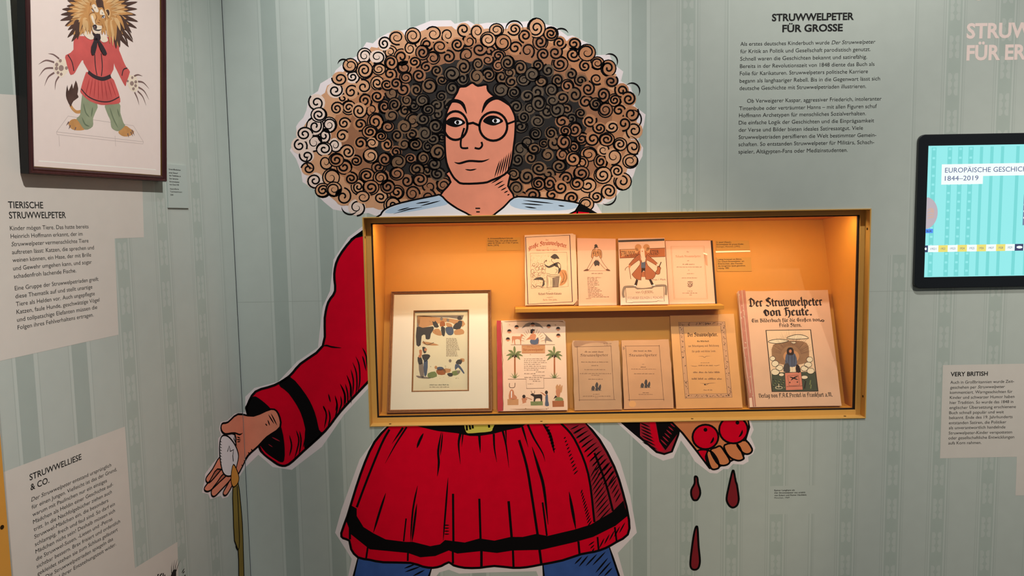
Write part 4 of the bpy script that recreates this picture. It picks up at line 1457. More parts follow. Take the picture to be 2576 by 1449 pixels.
d.poly(sm(cL(450, 920, 400, 820, 392, 740, 410, 640, 425, 720, 470, 620, 485, 690, 520, 580, 552, 690, 540, 760, 556, 800, 490, 850, 465, 900), True, 2), M_MANE, A + .0003)
# trousers and feet
d.poly(sm(cL(600, 790, 620, 780, 800, 890, 770, 1010, 745, 1080, 740, 1180, 640, 1222, 560, 1120, 530, 1075, 575, 1030, 585, 930), True, 3), M_LGRN, A + .0002)
d.poly(sm(cL(905, 890, 1085, 880, 1100, 1000, 1140, 1130, 1160, 1170, 1080, 1240, 1010, 1220, 980, 1180, 970, 1100, 930, 1010), True, 3), M_LGRN, A + .0002)
for q in (cL(620, 880, 650, 1000, 700, 1060), cL(600, 1060, 640, 1150, 700, 1180), cL(960, 930, 1010, 1080, 1070, 1200), cL(1060, 950, 1090, 1060), cL(740, 930, 720, 1060)):
    d.stroke(sm(q, False), 4, M_LGRN2, A + .0004, 1)
d.poly(sm(cL(530, 1085, 460, 1095, 425, 1150, 470, 1215, 560, 1232, 640, 1215, 600, 1140), True, 3), M_FUR, A + .0001)
d.poly(sm(cL(1080, 1240, 1160, 1170, 1230, 1210, 1280, 1250, 1230, 1300, 1150, 1310, 1090, 1280), True, 3), M_FUR, A + .0001)
for q in (cL(430, 1120, 395, 1170), cL(450, 1165, 428, 1215), cL(520, 1190, 505, 1235), cL(1250, 1225, 1285, 1300), cL(1235, 1250, 1262, 1310), cL(1195, 1270, 1210, 1325)):
    d.stroke(q, 4, M_CLAW, A + .0005, 2)
# paws
for pts in (cL(345, 300, 400, 320, 440, 400, 420, 460, 350, 535, 290, 520, 240, 460, 235, 380, 280, 320), cL(1240, 515, 1300, 520, 1330, 620, 1325, 700, 1280, 730, 1230, 700, 1190, 620, 1165, 560, 1190, 500)):
    d.poly(sm(pts, True, 3), M_FUR3, A + .0002)
for x, y, r in ((318, 325, 20), (272, 375, 22), (268, 425, 22), (288, 480, 18), (330, 420, 34), (398, 420, 20), (330, 500, 18), (1255, 545, 16), (1300, 600, 18), (1298, 650, 18), (1270, 690, 18), (1250, 620, 26), (1195, 590, 14)):
    p = cL(x, y)[0]
    d.poly(ell(p[0], p[1], r / 5.17, r / 4.4, 10), mat('lion_pad', (160, 134, 126), 0.8), A + .0004)
for q in (cL(305, 300, 230, 245, 160, 232), cL(240, 345, 130, 320, 35, 372), cL(225, 420, 120, 430, 40, 530), cL(240, 480, 160, 540, 112, 655), cL(300, 530, 260, 600, 248, 705),
          cL(1280, 525, 1330, 508, 1388, 525), cL(1330, 595, 1400, 610, 1475, 690), cL(1335, 670, 1410, 720, 1472, 830), cL(1325, 720, 1390, 790, 1435, 905), cL(1285, 735, 1320, 810, 1345, 900)):
    d.stroke(sm(q, False), 4.6, M_CLAW, A + .0003, 2)
# tunic
d.poly(sm(cL(500, 0, 490, 180, 415, 240, 380, 280, 440, 490, 470, 505, 510, 480, 600, 320, 690, 300, 640, 60), True, 2), M_LRED, A + .0004)
d.poly(sm(cL(1000, 60, 1080, 180, 1140, 330, 1180, 410, 1225, 470, 1180, 600, 1170, 655, 1140, 620, 1060, 460, 1010, 330), True, 2), M_LRED, A + .0004)
d.poly(cL(500, 0, 1080, 20, 1085, 200, 1020, 330, 1010, 440, 970, 520, 830, 560, 690, 470, 620, 350, 600, 200, 500, 100), M_LRED, A + .0006)
d.poly(sm(cL(680, 470, 640, 510, 585, 690, 590, 750, 700, 850, 850, 900, 960, 895, 1080, 880, 1098, 820, 1040, 640, 980, 540, 830, 570), True, 2), M_LRED, A + .0005)
for i in range(8):
    d.stroke(cL(700 + i * 38, 550 + 3 * i, 640 + i * 58, 790 + (40 if 2 < i < 6 else 10)), 3, M_LRED2, A + .0008, 1)
for q in (cL(415, 245, 470, 340, 495, 460), cL(1120, 520, 1140, 440, 1190, 420), cL(765, 240, 775, 400, 795, 515), cL(850, 230, 865, 400, 852, 525), cL(590, 690, 680, 790, 820, 850, 960, 855, 1085, 795)):
    d.stroke(sm(q, False), 3, M_LBLK, A + .0009)
d.stroke(sm(cL(680, 470, 760, 530, 870, 562, 975, 525), False), 10, M_LBLK, A + .0009)
# mane behind, face, collar, bow
r2 = random.Random(5)
cx, cy = cM(1260, 420)[0]


def tuft(t, r0, r1, w, m, h, bend):
    ca, sa = math.cos(t), math.sin(t)
    b0 = (cx + r0 * ca, cy + r0 * sa)
    e0 = (cx + r1 * ca - bend * sa, cy + r1 * sa * 0.98 + abs(bend) * 0.35)
    m0 = ((b0[0] * .45 + e0[0] * .55) + bend * .25 * sa, (b0[1] * .45 + e0[1] * .55) - bend * .25 * ca)
    d.poly(sm([(b0[0] - sa * w, b0[1] + ca * w), (m0[0] - sa * w * .7, m0[1] + ca * w * .7), e0, (m0[0] + sa * w * .7, m0[1] - ca * w * .7), (b0[0] + sa * w, b0[1] - ca * w)], True, 3), m, h)


for ring_, (r0, r1, m, n, w) in enumerate(((45, 96, M_MANE, 40, 8), (34, 82, M_FUR, 40, 7), (30, 66, M_FUR2, 34, 6), (22, 50, M_FUR, 26, 5))):
    for i in range(n):
        t = 2 * math.pi * i / n + ring_ * 0.13
        down = max(0.0, math.sin(t))
        side = abs(math.cos(t))
        if down > 0.80 and ring_ < 3:
            continue
        L = r2.uniform(0.84, 1.04) * (1.0 + 0.14 * down * side * 2) * (0.96 if math.cos(t) < 0 else 1.06)
        tuft(t, r0, r1 * L, w, m, A + .0011 + ring_ * .0004 + (i % 7) * .00004, r2.uniform(5, 11) * (1 if math.cos(t) > 0 else -1))
for i in range(26):
    t = 2 * math.pi * i / 26 + 0.05
    if math.sin(t) < 0.8:
        d.stroke([(cx + 40 * math.cos(t), cy + 40 * math.sin(t)), (cx + 68 * math.cos(t), cy + 68 * math.sin(t))], 1.0, M_PORGL, A + .0027, 1)
B = A + .003
d.poly(sm(cM(850, 1030, 930, 1140, 1070, 1205, 1180, 1130, 1100, 1000, 950, 960), True, 3), M_FUR3, B)
d.poly(sm(cM(1290, 1130, 1390, 1260, 1480, 1285, 1580, 1230, 1520, 1100, 1340, 1080), True, 3), M_FUR3, B)
# long locks falling over the collar
for k, (bx, by, ex, ey, w, m) in enumerate((
        (640, 620, 500, 1035, 60, M_MANE), (700, 700, 600, 1120, 70, M_MANE), (760, 760, 655, 1200, 60, M_MANE), (1850, 700, 2040, 1300, 60, M_MANE), (1900, 620, 2190, 1350, 55, M_MANE),
        (1950, 560, 2340, 1215, 55, M_MANE), (1950, 480, 2300, 1010, 55, M_MANE), (1800, 800, 1940, 1440, 90, M_MANE), (1740, 820, 1830, 1480, 80, M_MANE),
        (820, 520, 715, 1000, 60, M_FUR), (880, 560, 850, 1010, 60, M_FUR2), (960, 600, 1030, 1050, 70, M_FUR), (900, 640, 960, 1060, 55, M_FUR2),
        (1480, 600, 1400, 1060, 70, M_FUR), (1540, 620, 1570, 1100, 70, M_FUR2), (1640, 620, 1640, 1330, 70, M_FUR), (1700, 640, 1720, 1410, 60, M_FUR2), (1760, 640, 1800, 1240, 70, M_FUR),
        (1820, 560, 1950, 940, 70, M_FUR2), (1880, 480, 2080, 900, 60, M_FUR))):
    mx_, my_ = bx * .5 + ex * .5 + (14 if ex > bx else -14), by * .5 + ey * .5
    d.poly(sm(cM(bx - w, by, mx_ - w * .7, my_, ex, ey, mx_ + w * .7, my_, bx + w, by), True, 3), m, B + .0002 + k * .0001)
B += .0025
d.poly(sm(cM(1040, 160, 1130, 60, 1250, 20, 1400, 60, 1470, 200, 1500, 430, 1480, 640, 1400, 860, 1340, 1020, 1230, 1045, 1110, 960, 1060, 780, 1000, 520, 1010, 300), True, 3), M_FUR, B)
d.poly(sm(cM(1210, 0, 1400, 0, 1440, 160, 1460, 330, 1400, 230, 1300, 230, 1240, 190), True, 3), M_MANE, B + .0002)
d.poly(sm(cM(1080, 170, 1170, 130, 1280, 290, 1270, 370, 1190, 360, 1120, 260), True, 3), M_FUR3, B + .0002)
d.poly(sm(cM(1330, 320, 1400, 290, 1480, 470, 1400, 450, 1330, 440), True, 3), M_FUR3, B + .0002)
d.poly(sm(cM(1015, 450, 1130, 395, 1190, 480, 1230, 740, 1150, 750, 1090, 640), True, 3), M_FUR2, B + .0002)
d.poly(sm(cM(1060, 500, 1110, 480, 1190, 730, 1120, 700), True, 3), M_FUR3, B + .0004)
for q in (cM(1010, 500, 1030, 420, 1120, 385, 1180, 400), cM(1190, 420, 1230, 520, 1190, 640, 1230, 760), cM(1290, 600, 1340, 640), cM(1250, 680, 1330, 700), cM(1390, 720, 1430, 850),
          cM(1450, 200, 1480, 400), cM(1040, 170, 1060, 60), cM(1480, 470, 1500, 640), cM(1150, 370, 1090, 300)):
    d.stroke(sm(q, False), 2.6, M_PORGL, B + .0005, 1)
d.poly(sm(cM(1070, 290, 1110, 300, 1150, 370, 1100, 345), True, 3), M_WHITE, B + .0005)
d.stroke(sm(cM(1060, 270, 1110, 290, 1160, 385), False), 2.2, M_LBLK, B + .0006, 1)
d.poly(sm(cM(1385, 545, 1420, 490, 1480, 490, 1460, 545), True, 3), M_WHITE, B + .0005)
d.stroke(sm(cM(1375, 555, 1420, 480, 1490, 485), False), 2.2, M_LBLK, B + .0006, 1)
d.poly(ell(*cM(1432, 522)[0], 1.8, 1.8, 8), M_LBLK, B + .0006)
d.stroke(cM(1165, 210, 1190, 260), 2.2, M_LBLK, B + .0006, 1)
d.stroke(cM(1395, 370, 1410, 420), 2.2, M_LBLK, B + .0006, 1)
d.poly(sm(cM(1095, 850, 1120, 760, 1190, 740, 1290, 770, 1385, 790, 1380, 870, 1345, 1000, 1240, 1045, 1130, 970), True, 3), M_FUR3, B + .0004)
d.poly(sm(cM(1110, 770, 1190, 745, 1235, 800, 1225, 880, 1150, 870, 1110, 830), True, 3), M_LBLK, B + .0006)
d.poly(ell(*cM(1165, 820)[0], 2.6, 2.2, 8), M_CLAW, B + .0007)
d.stroke(sm(cM(1110, 860, 1180, 905, 1290, 920, 1380, 890), False), 3.2, M_LBLK, B + .0007, 1)
d.poly(sm(cM(1475, 300, 1600, 275, 1650, 420, 1600, 545, 1540, 450), True, 3), M_FUR2, B + .0003)
d.poly(sm(cM(1510, 310, 1590, 300, 1620, 420, 1580, 480, 1550, 400), True, 3), M_MANE, B + .0004)
d.poly(sm(cM(1090, 980, 1180, 1050, 1240, 1060, 1330, 1030, 1320, 1120, 1180, 1120), True, 3), M_LBLK, B + .0003)
d.poly(sm(cM(1180, 1040, 1320, 1040, 1340, 1200, 1150, 1210), True, 3), M_LBLK, B + .001)
d.poly(sm(cL(770, 30, 715, 140, 722, 245, 765, 230, 800, 60), True, 2), M_LBLK, B + .001)
d.poly(sm(cL(800, 40, 870, 130, 920, 235, 870, 245, 810, 120), True, 2), M_LBLK, B + .001)
d.build('lion_drawing', lp)

# ------------------------------------------------------------------ edge of another yellow showcase, cut off by the picture edge
M_ORCASE = mat('case_yellow_paint_warm', (214, 150, 62), 0.38, 0.02, 30)
oc = thing('display_case', 'orange yellow showcase edge at the lower corner beside the low text panel', 'display case', at_px(LEFT, -60, 1500))
a1_ = (LEFT.px(0.5, 1135)[0] + LEFT.px(25.5, 1449)[0]) / 2
OZ1 = LEFT.px(-12, 975)[1]
v = []
for a in (a1_ - 0.50, a1_):
    for b in (OZ1 - 0.95, OZ1):
        for h in (0.0, 0.004):
            v.append(LEFT.P(a, b, h))
fcs = [(0, 1, 3, 2), (4, 6, 7, 5), (0, 4, 5, 1), (2, 3, 7, 6), (0, 2, 6, 4), (1, 5, 7, 3)]
o = link('rim_frame', v, fcs, [M_ORCASE], parent=oc)
md2 = o.modifiers.new('soft_edges', 'BEVEL')
md2.width = 0.0012
q_ = LEFT.px(1, 1325)
disc('screw', LEFT.P(q_[0] - .001, q_[1], 0.004), LEFT.n, 0.0035, 0.0006, M_SCREW, oc)

# ------------------------------------------------------------------ touch screen
M_BEZ = mat('screen_bezel_black', (20, 23, 28), 0.3, spec=0.5)
TD = 0.010
TP = Pl((0, -TD, 0), (1, 0, 0), (0, 0, 1))
t0, t1 = TP.px(2299.5, 726), TP.px(2312, 338.5)
ta0 = (t0[0] + t1[0]) / 2
tb0, tb1 = t0[1], t1[1]
ta1 = ta0 + 0.60
ts = thing('touch_screen', 'black touch screen showing a turquoise timeline at the picture edge', 'touch screen', ((ta0 + ta1) / 2, 0, tb0))


def rrect(a0, a1, b0, b1, r, n=6):
    out = []
    for cx_, cy_, s0 in ((a1 - r, b0 + r, -math.pi / 2), (a1 - r, b1 - r, 0), (a0 + r, b1 - r, math.pi / 2), (a0 + r, b0 + r, math.pi)):
        out += [(cx_ + r * math.cos(s0 + math.pi / 2 * i / n), cy_ + r * math.sin(s0 + math.pi / 2 * i / n)) for i in range(n + 1)]
    return out


slab('housing', BACK, rrect(ta0, ta1, tb0, tb1, 0.0155), 0.0005, TD, M_BEZ, ts, 0.0015)


def glow(name, rgb, k=1.0):
    return mat(name, rgb, 0.4, emit=k)


G_BG = glow('screen_turquoise', (150, 236, 236))
G_ST = glow('screen_stripe', (122, 218, 216))
G_W = glow('screen_white', (245, 255, 252))
G_Y = glow('screen_yellow', (238, 226, 120))
G_TX = glow('screen_lettering', (78, 92, 138))
G_DK = glow('screen_dark_box', (62, 66, 104))
G_BL = glow('screen_blue_box', (84, 148, 250))
G_CO = glow('screen_coin', (190, 178, 186))
G_CO2 = glow('screen_coin_relief', (206, 176, 164))
G_PH = glow('screen_photo', (110, 128, 160))
d = Deco(TP)
sa0, sb1 = TP.px(2335.5, 367)
_, sb0 = TP.px(2325, 697.4)
sa0 = (sa0 + TP.px(2325, 697.4)[0]) / 2
d.raw([(sa0, sb0), (ta1 - 0.024, sb0), (ta1 - 0.024, sb1), (sa0, sb1)], G_BG, 0.0004)
cT = cp(2260, 320, 3.294)
for x0, x1, dots in ((272, 312, 1), (405, 442, 1), (492, 530, 1), (578, 618, 1), (672, 698, 0), (758, 785, 0), (846, 872, 0), (972, 1000, 0)):
    a0, _ = TP.px(*cT(x0, 300)[0])
    a1, _ = TP.px(*cT(x1, 300)[0])
    d.raw([(a0, sb0 + .002), (a1, sb0 + .002), (a1, sb1 - .004), (a0, sb1 - .004)], G_ST, 0.0006)
    if dots:
        for k in range(15):
            b = sb0 + 0.012 + k * 0.0212
            am = (a0 + a1) / 2
            d.raw([(am - .0032, b), (am + .0032, b), (am + .0032, b + .005), (am - .0032, b + .005)], G_BG, 0.0008)
for k in range(8):
    a0 = TP.px(*cT(972, 300)[0])[0] + 0.029 * (k + 1)
    d.raw([(a0, sb0 + .002), (a0 + .008, sb0 + .002), (a0 + .008, sb1 - .004), (a0, sb1 - .004)], G_ST, 0.0006)
d.build('display', ts, label='glowing turquoise display')
d = Deco(TP)
x0, _ = TP.px(*cT(357, 390)[0])
_, ztop = TP.px(*cT(357, 308)[0])
_, zmid = TP.px(*cT(700, 404)[0])
_, zbot = TP.px(*cT(353, 476)[0])
x2, _ = TP.px(*cT(700, 440)[0])
d.raw([(x0, zmid), (x0 + .30, zmid), (x0 + .30, ztop), (x0, ztop)], G_W, 0.001)
d.raw([(x0, zbot), (x2, zbot), (x2, zmid), (x0, zmid)], G_W, 0.001)
p = cT(386, 377)[0]
d.text('EUROPÄISCHE GESCHICHTE', p[0], p[1], cT(1135, 0)[0][0], 40 / 3.294, G_TX, 0.0013)
p = cT(384, 444)[0]
d.text('1844–2019', p[0], p[1], cT(662, 0)[0][0], 39 / 3.294, G_TX, 0.0013)
d.build('title_box', ts)
d = Deco(TP)
_, za = TP.px(*cT(246, 1036)[0])
_, zb_ = TP.px(*cT(246, 980)[0])
yr = 1921
for i, x in enumerate((246, 331, 408, 490, 567, 649, 726, 809, 885)):
    xe = (331, 408, 490, 567, 649, 726, 809, 885, 962)[i]
    a0, a1 = TP.px(*cT(x, 1005)[0])[0], TP.px(*cT(xe, 1005)[0])[0]
    d.raw([(a0, za), (a1, za), (a1, zb_), (a0, zb_)], G_Y if i % 2 else G_W, 0.001)
    d.text(str(yr + i), cT(x + 20, 0)[0][0], cT(0, 1017 - i * 1.4)[0][1], cT(xe - 20, 0)[0][0], 5.2, G_TX, 0.0013)
for x, xe in ((218, 244), (964, 1034)):
    a0, a1 = TP.px(*cT(x, 1005)[0])[0], TP.px(*cT(xe, 1005)[0])[0]
    a0 = max(a0, sa0)
    d.raw([(a0, za), (a1, za), (a1, zb_), (a0, zb_)], G_DK, 0.001)
d.poly(ell(*cT(1003, 994)[0], 7.5, 3.4, 16), G_W, 0.0013)
d.poly(ell(*cT(226, 1008)[0], 2.6, 3.4, 12), G_W, 0.0013)
d.raw([(TP.px(*cT(1036, 1005)[0])[0], za), (ta1 - 0.03, za), (ta1 - 0.03, zb_), (TP.px(*cT(1036, 1005)[0])[0], zb_)], G_W, 0.001)
d.build('timeline', ts)
d = Deco(TP)
ca, cb = TP.px(*cT(222, 712)[0])
rr = 0.0305
arc = [(ca + rr * math.cos(t), cb + rr * 1.28 * math.sin(t)) for t in [-1.35 + 2.7 * i / 20 for i in range(21)]]
arc = [(max(p[0], sa0), p[1]) for p in arc]
d.raw([(sa0, arc[0][1])] + arc + [(sa0, arc[-1][1])], G_CO, 0.001)
for k in range(4):
    q = cT(238, 690 + k * 22, 270, 675 + k * 24, 300, 700 + k * 14)
    d.stroke(sm(q, False), 4, G_CO2, 0.0013, 1)
d.poly(ell(*cT(280, 690)[0], 4, 6, 12), G_CO2, 0.0013)
d.build('coin_picture', ts)
d = Deco(TP)
a0, b0 = TP.px(*cT(226, 878)[0])
a1, b1 = TP.px(*cT(287, 842)[0])
d.raw([(sa0, b0), (a1, b0), (a1, b1), (sa0, b1)], G_BL, 0.001)
d.text('BLIK', cT(232, 0)[0][0], cT(0, 869)[0][1], cT(278, 0)[0][0], 4.4, G_DK, 0.0013, off=.02)
d.build('blue_box', ts)
d = Deco(TP)
a0, b0 = TP.px(*cT(1028, 812)[0])
_, b1 = TP.px(*cT(1034, 557)[0])
d.raw([(a0, b0), (a0 + .06, b0), (a0 + .06, b1), (a0, b1)], G_PH, 0.001)
for k in range(3):
    d.raw([(a0 + .001, b0 + .016 + k * .016), (a0 + .055, b0 + .022 + k * .016), (a0 + .055, b0 + .026 + k * .016), (a0 + .001, b0 + .02 + k * .016)], G_W, 0.0013)
d.build('picture_box', ts)

# ------------------------------------------------------------------ books and prints inside the showcase
M_PPR = mat('aged_paper', (236, 198, 172), 0.8, 0.05, 18)
M_PPR2 = mat('brown_cover_paper', (204, 152, 112), 0.8, 0.07, 18)
M_PPR3 = mat('ochre_cover_paper', (222, 162, 104), 0.8, 0.05, 18)
M_PPR4 = mat('grey_brown_cover_paper', (190, 148, 114), 0.8, 0.09, 14)
M_PINKP = mat('pinkish_copy_paper', (238, 186, 164), 0.75, 0.02, 18)
M_CREAM = mat('cream_print_paper', (232, 212, 180), 0.8, 0.04, 20)
M_EDGE = mat('book_block_edge', (206, 168, 138), 0.8, 0.12, 160)
M_PINK2 = mat('worn_pink_spine_cloth', (186, 120, 102), 0.8, 0.1, 50)
M_REDSP = mat('red_spine_cloth', (176, 48, 52), 0.7, 0.08, 50)
M_PRINT = mat('print_ink', (52, 36, 30), 0.85)
M_PRINT2 = mat('print_brown_ink', (112, 78, 62), 0.85)
M_PRINTR = mat('print_red_ink', (178, 70, 44), 0.85)
M_PRINTP = mat('print_purple_ink', (74, 40, 58), 0.85)
M_STAIN = mat('paper_stain', (166, 124, 96), 0.85, 0.1, 40)
M_TAN = mat('print_tan', (196, 140, 96), 0.85, 0.05, 40)
M_PGRN = mat('print_green', (126, 132, 84), 0.85, 0.08, 40)
M_PBLU = mat('print_slate_blue', (86, 92, 112), 0.85, 0.08, 40)
M_PGRY = mat('print_grey', (136, 118, 108), 0.85, 0.06, 40)
M_PDGR = mat('print_dark_grey', (74, 66, 64), 0.85, 0.06, 40)
M_PORG = mat('print_rust', (166, 96, 58), 0.85, 0.06, 40)
M_FLESH = mat('print_flesh', (196, 126, 92), 0.85, 0.05, 40)
M_CORN = mat('worn_corner', (206, 172, 150), 0.85)
A1, A2, A3, A4 = 0.0003, 0.0005, 0.0007, 0.0009


def book(name, label, pl, cover, px, thick, m_cover, m_edge, group=None, cat='book', cname='cover', wob=0.0006, seed=1):
    """a bound book: cover board(s) over a block of leaves, edges a little uneven"""
    pts = [(p[0], max(p[1], 0.0)) for p in solid_outline(pl, px)]
    o = thing(name, label, cat, tuple(pl.P(sum(p[0] for p in pts) / len(pts), min(p[1] for p in pts), 0)), group)
    r = random.Random(seed)
    out = []
    for i in range(len(pts)):
        p, q = pts[i], pts[(i + 1) % len(pts)]
        n = 7
        for k in range(n):
            t = k / n
            e = wob * r.uniform(-1, 0.4) if 0 < k else 0.0
            nx, ny = (q[1] - p[1]), -(q[0] - p[0])
            L = math.hypot(nx, ny) or 1
            out.append((p[0] + (q[0] - p[0]) * t + nx / L * e, max(0.0, p[1] + (q[1] - p[1]) * t + ny / L * e)))
    slab(cname, pl, out, -0.0012, 0.0, m_cover, o, side=m_edge)
    if thick > 0.002:
        cx_ = sum(p[0] for p in pts) / len(pts)
        cy_ = sum(p[1] for p in pts) / len(pts)
        inner = [(p[0] + (0.0016 if p[0] < cx_ else -0.0016), p[1] + (0.0 if p[1] < cy_ else -0.002)) for p in pts]
        slab('page_block', pl, inner, -thick + 0.0011, -0.0013, m_edge, o)
        slab('back_cover', pl, out, -thick, -thick + 0.001, m_cover, o)
    return o


# --- framed print ------------------------------------------------------------
cF = cp(900, 720, 3.917)
pl = lean(974, 1039, 982, 731, 0.012, FLOORP)
fpx = cF(287, 1255, 1327, 1236, 1311, 35, 322, 45)
q = [pl.px(*p) for p in fpx]
f0, f1 = (q[0][0] + q[3][0]) / 2, (q[1][0] + q[2][0]) / 2
g1 = (q[2][1] + q[3][1]) / 2
assert abs(q[0][1]) < 0.02
M_PFR = wood('print_frame_bronze', (120, 74, 44), (168, 112, 64), 0.3, (40, 40, 40))
fp = thing('framed_print', 'bronze framed print of a fight scene leaning at the end of the lower row', 'framed print', tuple(pl.P((f0 + f1) / 2, 0, 0)))
frame_ring('frame_moulding', pl, f0, f1, 0.0, g1, [(0, -0.012), (0, -0.003), (0.0012, 0.0), (0.0028, 0.0), (0.0042, -0.003), (0.0062, -0.0015), (0.0088, -0.004), (0.0088, -0.012)], M_PFR, fp)
M_THIN = glass_mat('picture_glazing', 1.12)
M_MATB = mat('mount_board', (246, 226, 206), 0.8, 0.01, 30)
ip = [pl.px(*p) for p in cF(545, 232, 1094, 226, 1096, 1028, 530, 1040)]
i0, i1 = (ip[0][0] + ip[3][0]) / 2, (ip[1][0] + ip[2][0]) / 2
j1, j0 = (ip[0][1] + ip[1][1]) / 2, (ip[2][1] + ip[3][1]) / 2
mw_, fw = (i0, i1, j0, j1), 0.0082
V, Fc = [], []
for h in (-0.0048, -0.0064):
    for (x0, x1, z0, z1) in ((f0 + fw, f1 - fw, fw, g1 - fw), (i0, i1, j0, j1)):
        V += [pl.P(x0, z0, h), pl.P(x1, z0, h), pl.P(x1, z1, h), pl.P(x0, z1, h)]
for k in range(4):
    l = (k + 1) % 4
    Fc += [(k, l, l + 4, k + 4), (k + 8, k + 12, l + 12, l + 8), (k + 4, l + 4, l + 12, k + 12)]
link('mount', V, Fc, [M_MATB], parent=fp)
frame_ring('inner_fillet', pl, i0, i1, j0, j1, [(0, -0.0046), (0.0012, -0.004), (0.0034, -0.0052), (0.0036, -0.0095), (0, -0.0095)], M_PFR, fp)
slab('picture_sheet', pl, [(i0, j0), (i1, j0), (i1, j1), (i0, j1)], -0.0105, -0.0088, M_CREAM, fp)
slab('backing_board', pl, [(f0 + .003, 0.003), (f1 - .003, 0.003), (f1 - .003, g1 - .003), (f0 + .003, g1 - .003)], -0.0118, -0.0108, M_EDGE, fp)
slab('glazing', pl, [(f0 + fw, fw), (f1 - fw, fw), (f1 - fw, g1 - fw), (f0 + fw, g1 - fw)], -0.0044, -0.0036, M_THIN, fp)
d = Deco(Pl(pl.P(0, 0, -0.0088), pl.u, pl.v))
d.poly(cF(582, 290, 1045, 285, 1030, 330, 900, 310, 620, 300, 600, 410, 582, 420), M_PGRY, A1)
d.poly(sm(cF(590, 290, 760, 305, 1040, 340, 1035, 400, 960, 380, 880, 350, 700, 395, 610, 410), True, 2), M_TAN, A1)
d.poly(sm(cF(580, 405, 640, 410, 740, 395, 745, 430, 720, 470, 710, 520, 670, 520, 665, 480, 630, 490, 620, 580, 578, 580), True, 2), M_PDGR, A2)
for pts, m in ((cF(735, 345, 765, 340, 800, 400, 755, 405), M_PDGR), (cF(815, 350, 850, 345, 862, 390, 810, 395), M_PORG), (cF(870, 360, 920, 370, 930, 400, 880, 400), M_TAN),
               (cF(870, 405, 930, 400, 945, 450, 930, 480, 890, 480, 865, 440), M_PBLU), (cF(950, 380, 1000, 340, 1030, 350, 1010, 420, 940, 420), M_PDGR), (cF(985, 300, 1015, 295, 1025, 330, 985, 330), M_PDGR),
               (cF(745, 430, 800, 420, 830, 480, 790, 485, 740, 460), M_TAN), (cF(950, 440, 1000, 420, 1040, 430, 1045, 470, 960, 480), M_TAN), (cF(820, 400, 860, 410, 855, 490, 830, 480), M_PDGR),
               (cF(640, 545, 740, 560, 800, 582, 720, 584, 650, 570), M_TAN),
               (cF(630, 680, 690, 670, 715, 690, 680, 735, 655, 740), M_PDGR), (cF(635, 600, 670, 605, 675, 650, 650, 660), M_PDGR), (cF(650, 735, 690, 735, 680, 870, 655, 880), M_PBLU), (cF(605, 630, 632, 630, 630, 680, 612, 680), M_FLESH),
               (cF(590, 700, 625, 700, 640, 760, 600, 770), M_PDGR), (cF(600, 770, 645, 760, 650, 900, 615, 880), M_PGRY), (cF(780, 800, 830, 795, 850, 820, 790, 830), M_PBLU), (cF(775, 825, 860, 820, 860, 870, 790, 870), M_PORG),
               (cF(880, 860, 930, 855, 935, 885, 900, 890), M_PDGR), (cF(840, 815, 915, 815, 905, 850, 850, 850), M_TAN), (cF(985, 725, 1030, 725, 1015, 770, 965, 760), M_PDGR), (cF(960, 770, 1000, 775, 1050, 850, 1040, 860, 990, 800, 960, 830), M_PBLU),
               (cF(1010, 712, 1050, 715, 1048, 745, 1020, 740), M_TAN), (cF(690, 860, 760, 840, 780, 890, 700, 905), M_PGRN), (cF(575, 880, 640, 890, 720, 900, 700, 912, 600, 905), M_PGRY), (cF(930, 840, 1010, 830, 990, 870, 940, 880), M_PGRN)):
    d.poly(sm(pts, True, 2), m, A2 + .0001)
for x, y, m in ((750, 335, M_TAN), (825, 322, M_PGRY), (888, 335, M_PGRY), (975, 345, M_TAN), (668, 625, M_FLESH), (770, 800, M_TAN), (990, 845, M_PGRY), (612, 690, M_FLESH), (910, 735, M_PGRY)):
    p = cF(x, y)[0]
    d.poly(ell(p[0], p[1], 3.6, 4.2, 10), m, A3)
rr_ = random.Random(3)
for x, y in [(rr_.uniform(590, 1030), rr_.uniform(300, 480)) for _ in range(22)] + [(rr_.uniform(580, 1040), rr_.uniform(780, 905)) for _ in range(26)]:
    d.stroke(cF(x, y, x + rr_.uniform(-16, 16), y + rr_.uniform(4, 14)), 0.6, M_PRINT2, A4, 1)
d.stroke(sm(cF(645, 540, 680, 578, 750, 555), False), 1.2, M_PRINT, A4)
for i in range(18):
    p0, p1 = cF(872, 518 + i * 10.2), cF(972 + (i * 37) % 34, 0)
    d.scrib(p0[0][0], p1[0][0], p0[0][1], 2.1, M_PRINT2, A2, i)
d.scrib(*[cF(706, 0)[0][0], cF(900, 0)[0][0], cF(0, 977)[0][1]], 3.0, M_PRINT, A2)
d.scrib(*[cF(706, 0)[0][0], cF(905, 0)[0][0], cF(0, 998)[0][1]], 2.4, M_PRINT2, A2)
d.build('scene_drawing', fp)

# --- Egyptian style book with the red spine --------------------------------------
cE = cp(1230, 780, 5.174)
pl = lean(1252, 1034.5, 1251, 806, 0.012, FLOORP)
eb = book('picture_book', 'cream picture book with red spine, palm trees and an Egyptian style scene', pl, None, cE(112, 1320, 1025, 1305, 995, 150, 970, 130, 100, 137), 0.012, M_PPR, M_EDGE, cat='book', seed=2)
d = Deco(pl)
d.poly(cE(112, 1318, 186, 1312, 158, 137, 101, 137), M_REDSP, A1)
d.build('spine_cloth', eb, label='red cloth spine strip')
d = Deco(pl)
rr_ = random.Random(8)
edge = []
for t in [i / 14 for i in range(15)]:
    edge.append((172 + 18 * t + rr_.uniform(-4, 6), 160 + 1140 * t))
d.poly(cE(*[k for p in edge for k in p]) + cE(*[k for p in reversed(edge) for k in (p[0] - 10, p[1])]), M_STAIN, A1)
d.poly(cE(185, 150, 330, 142, 600, 140, 960, 140, 990, 190, 970, 160, 900, 150, 400, 152, 220, 158), M_STAIN, A1)
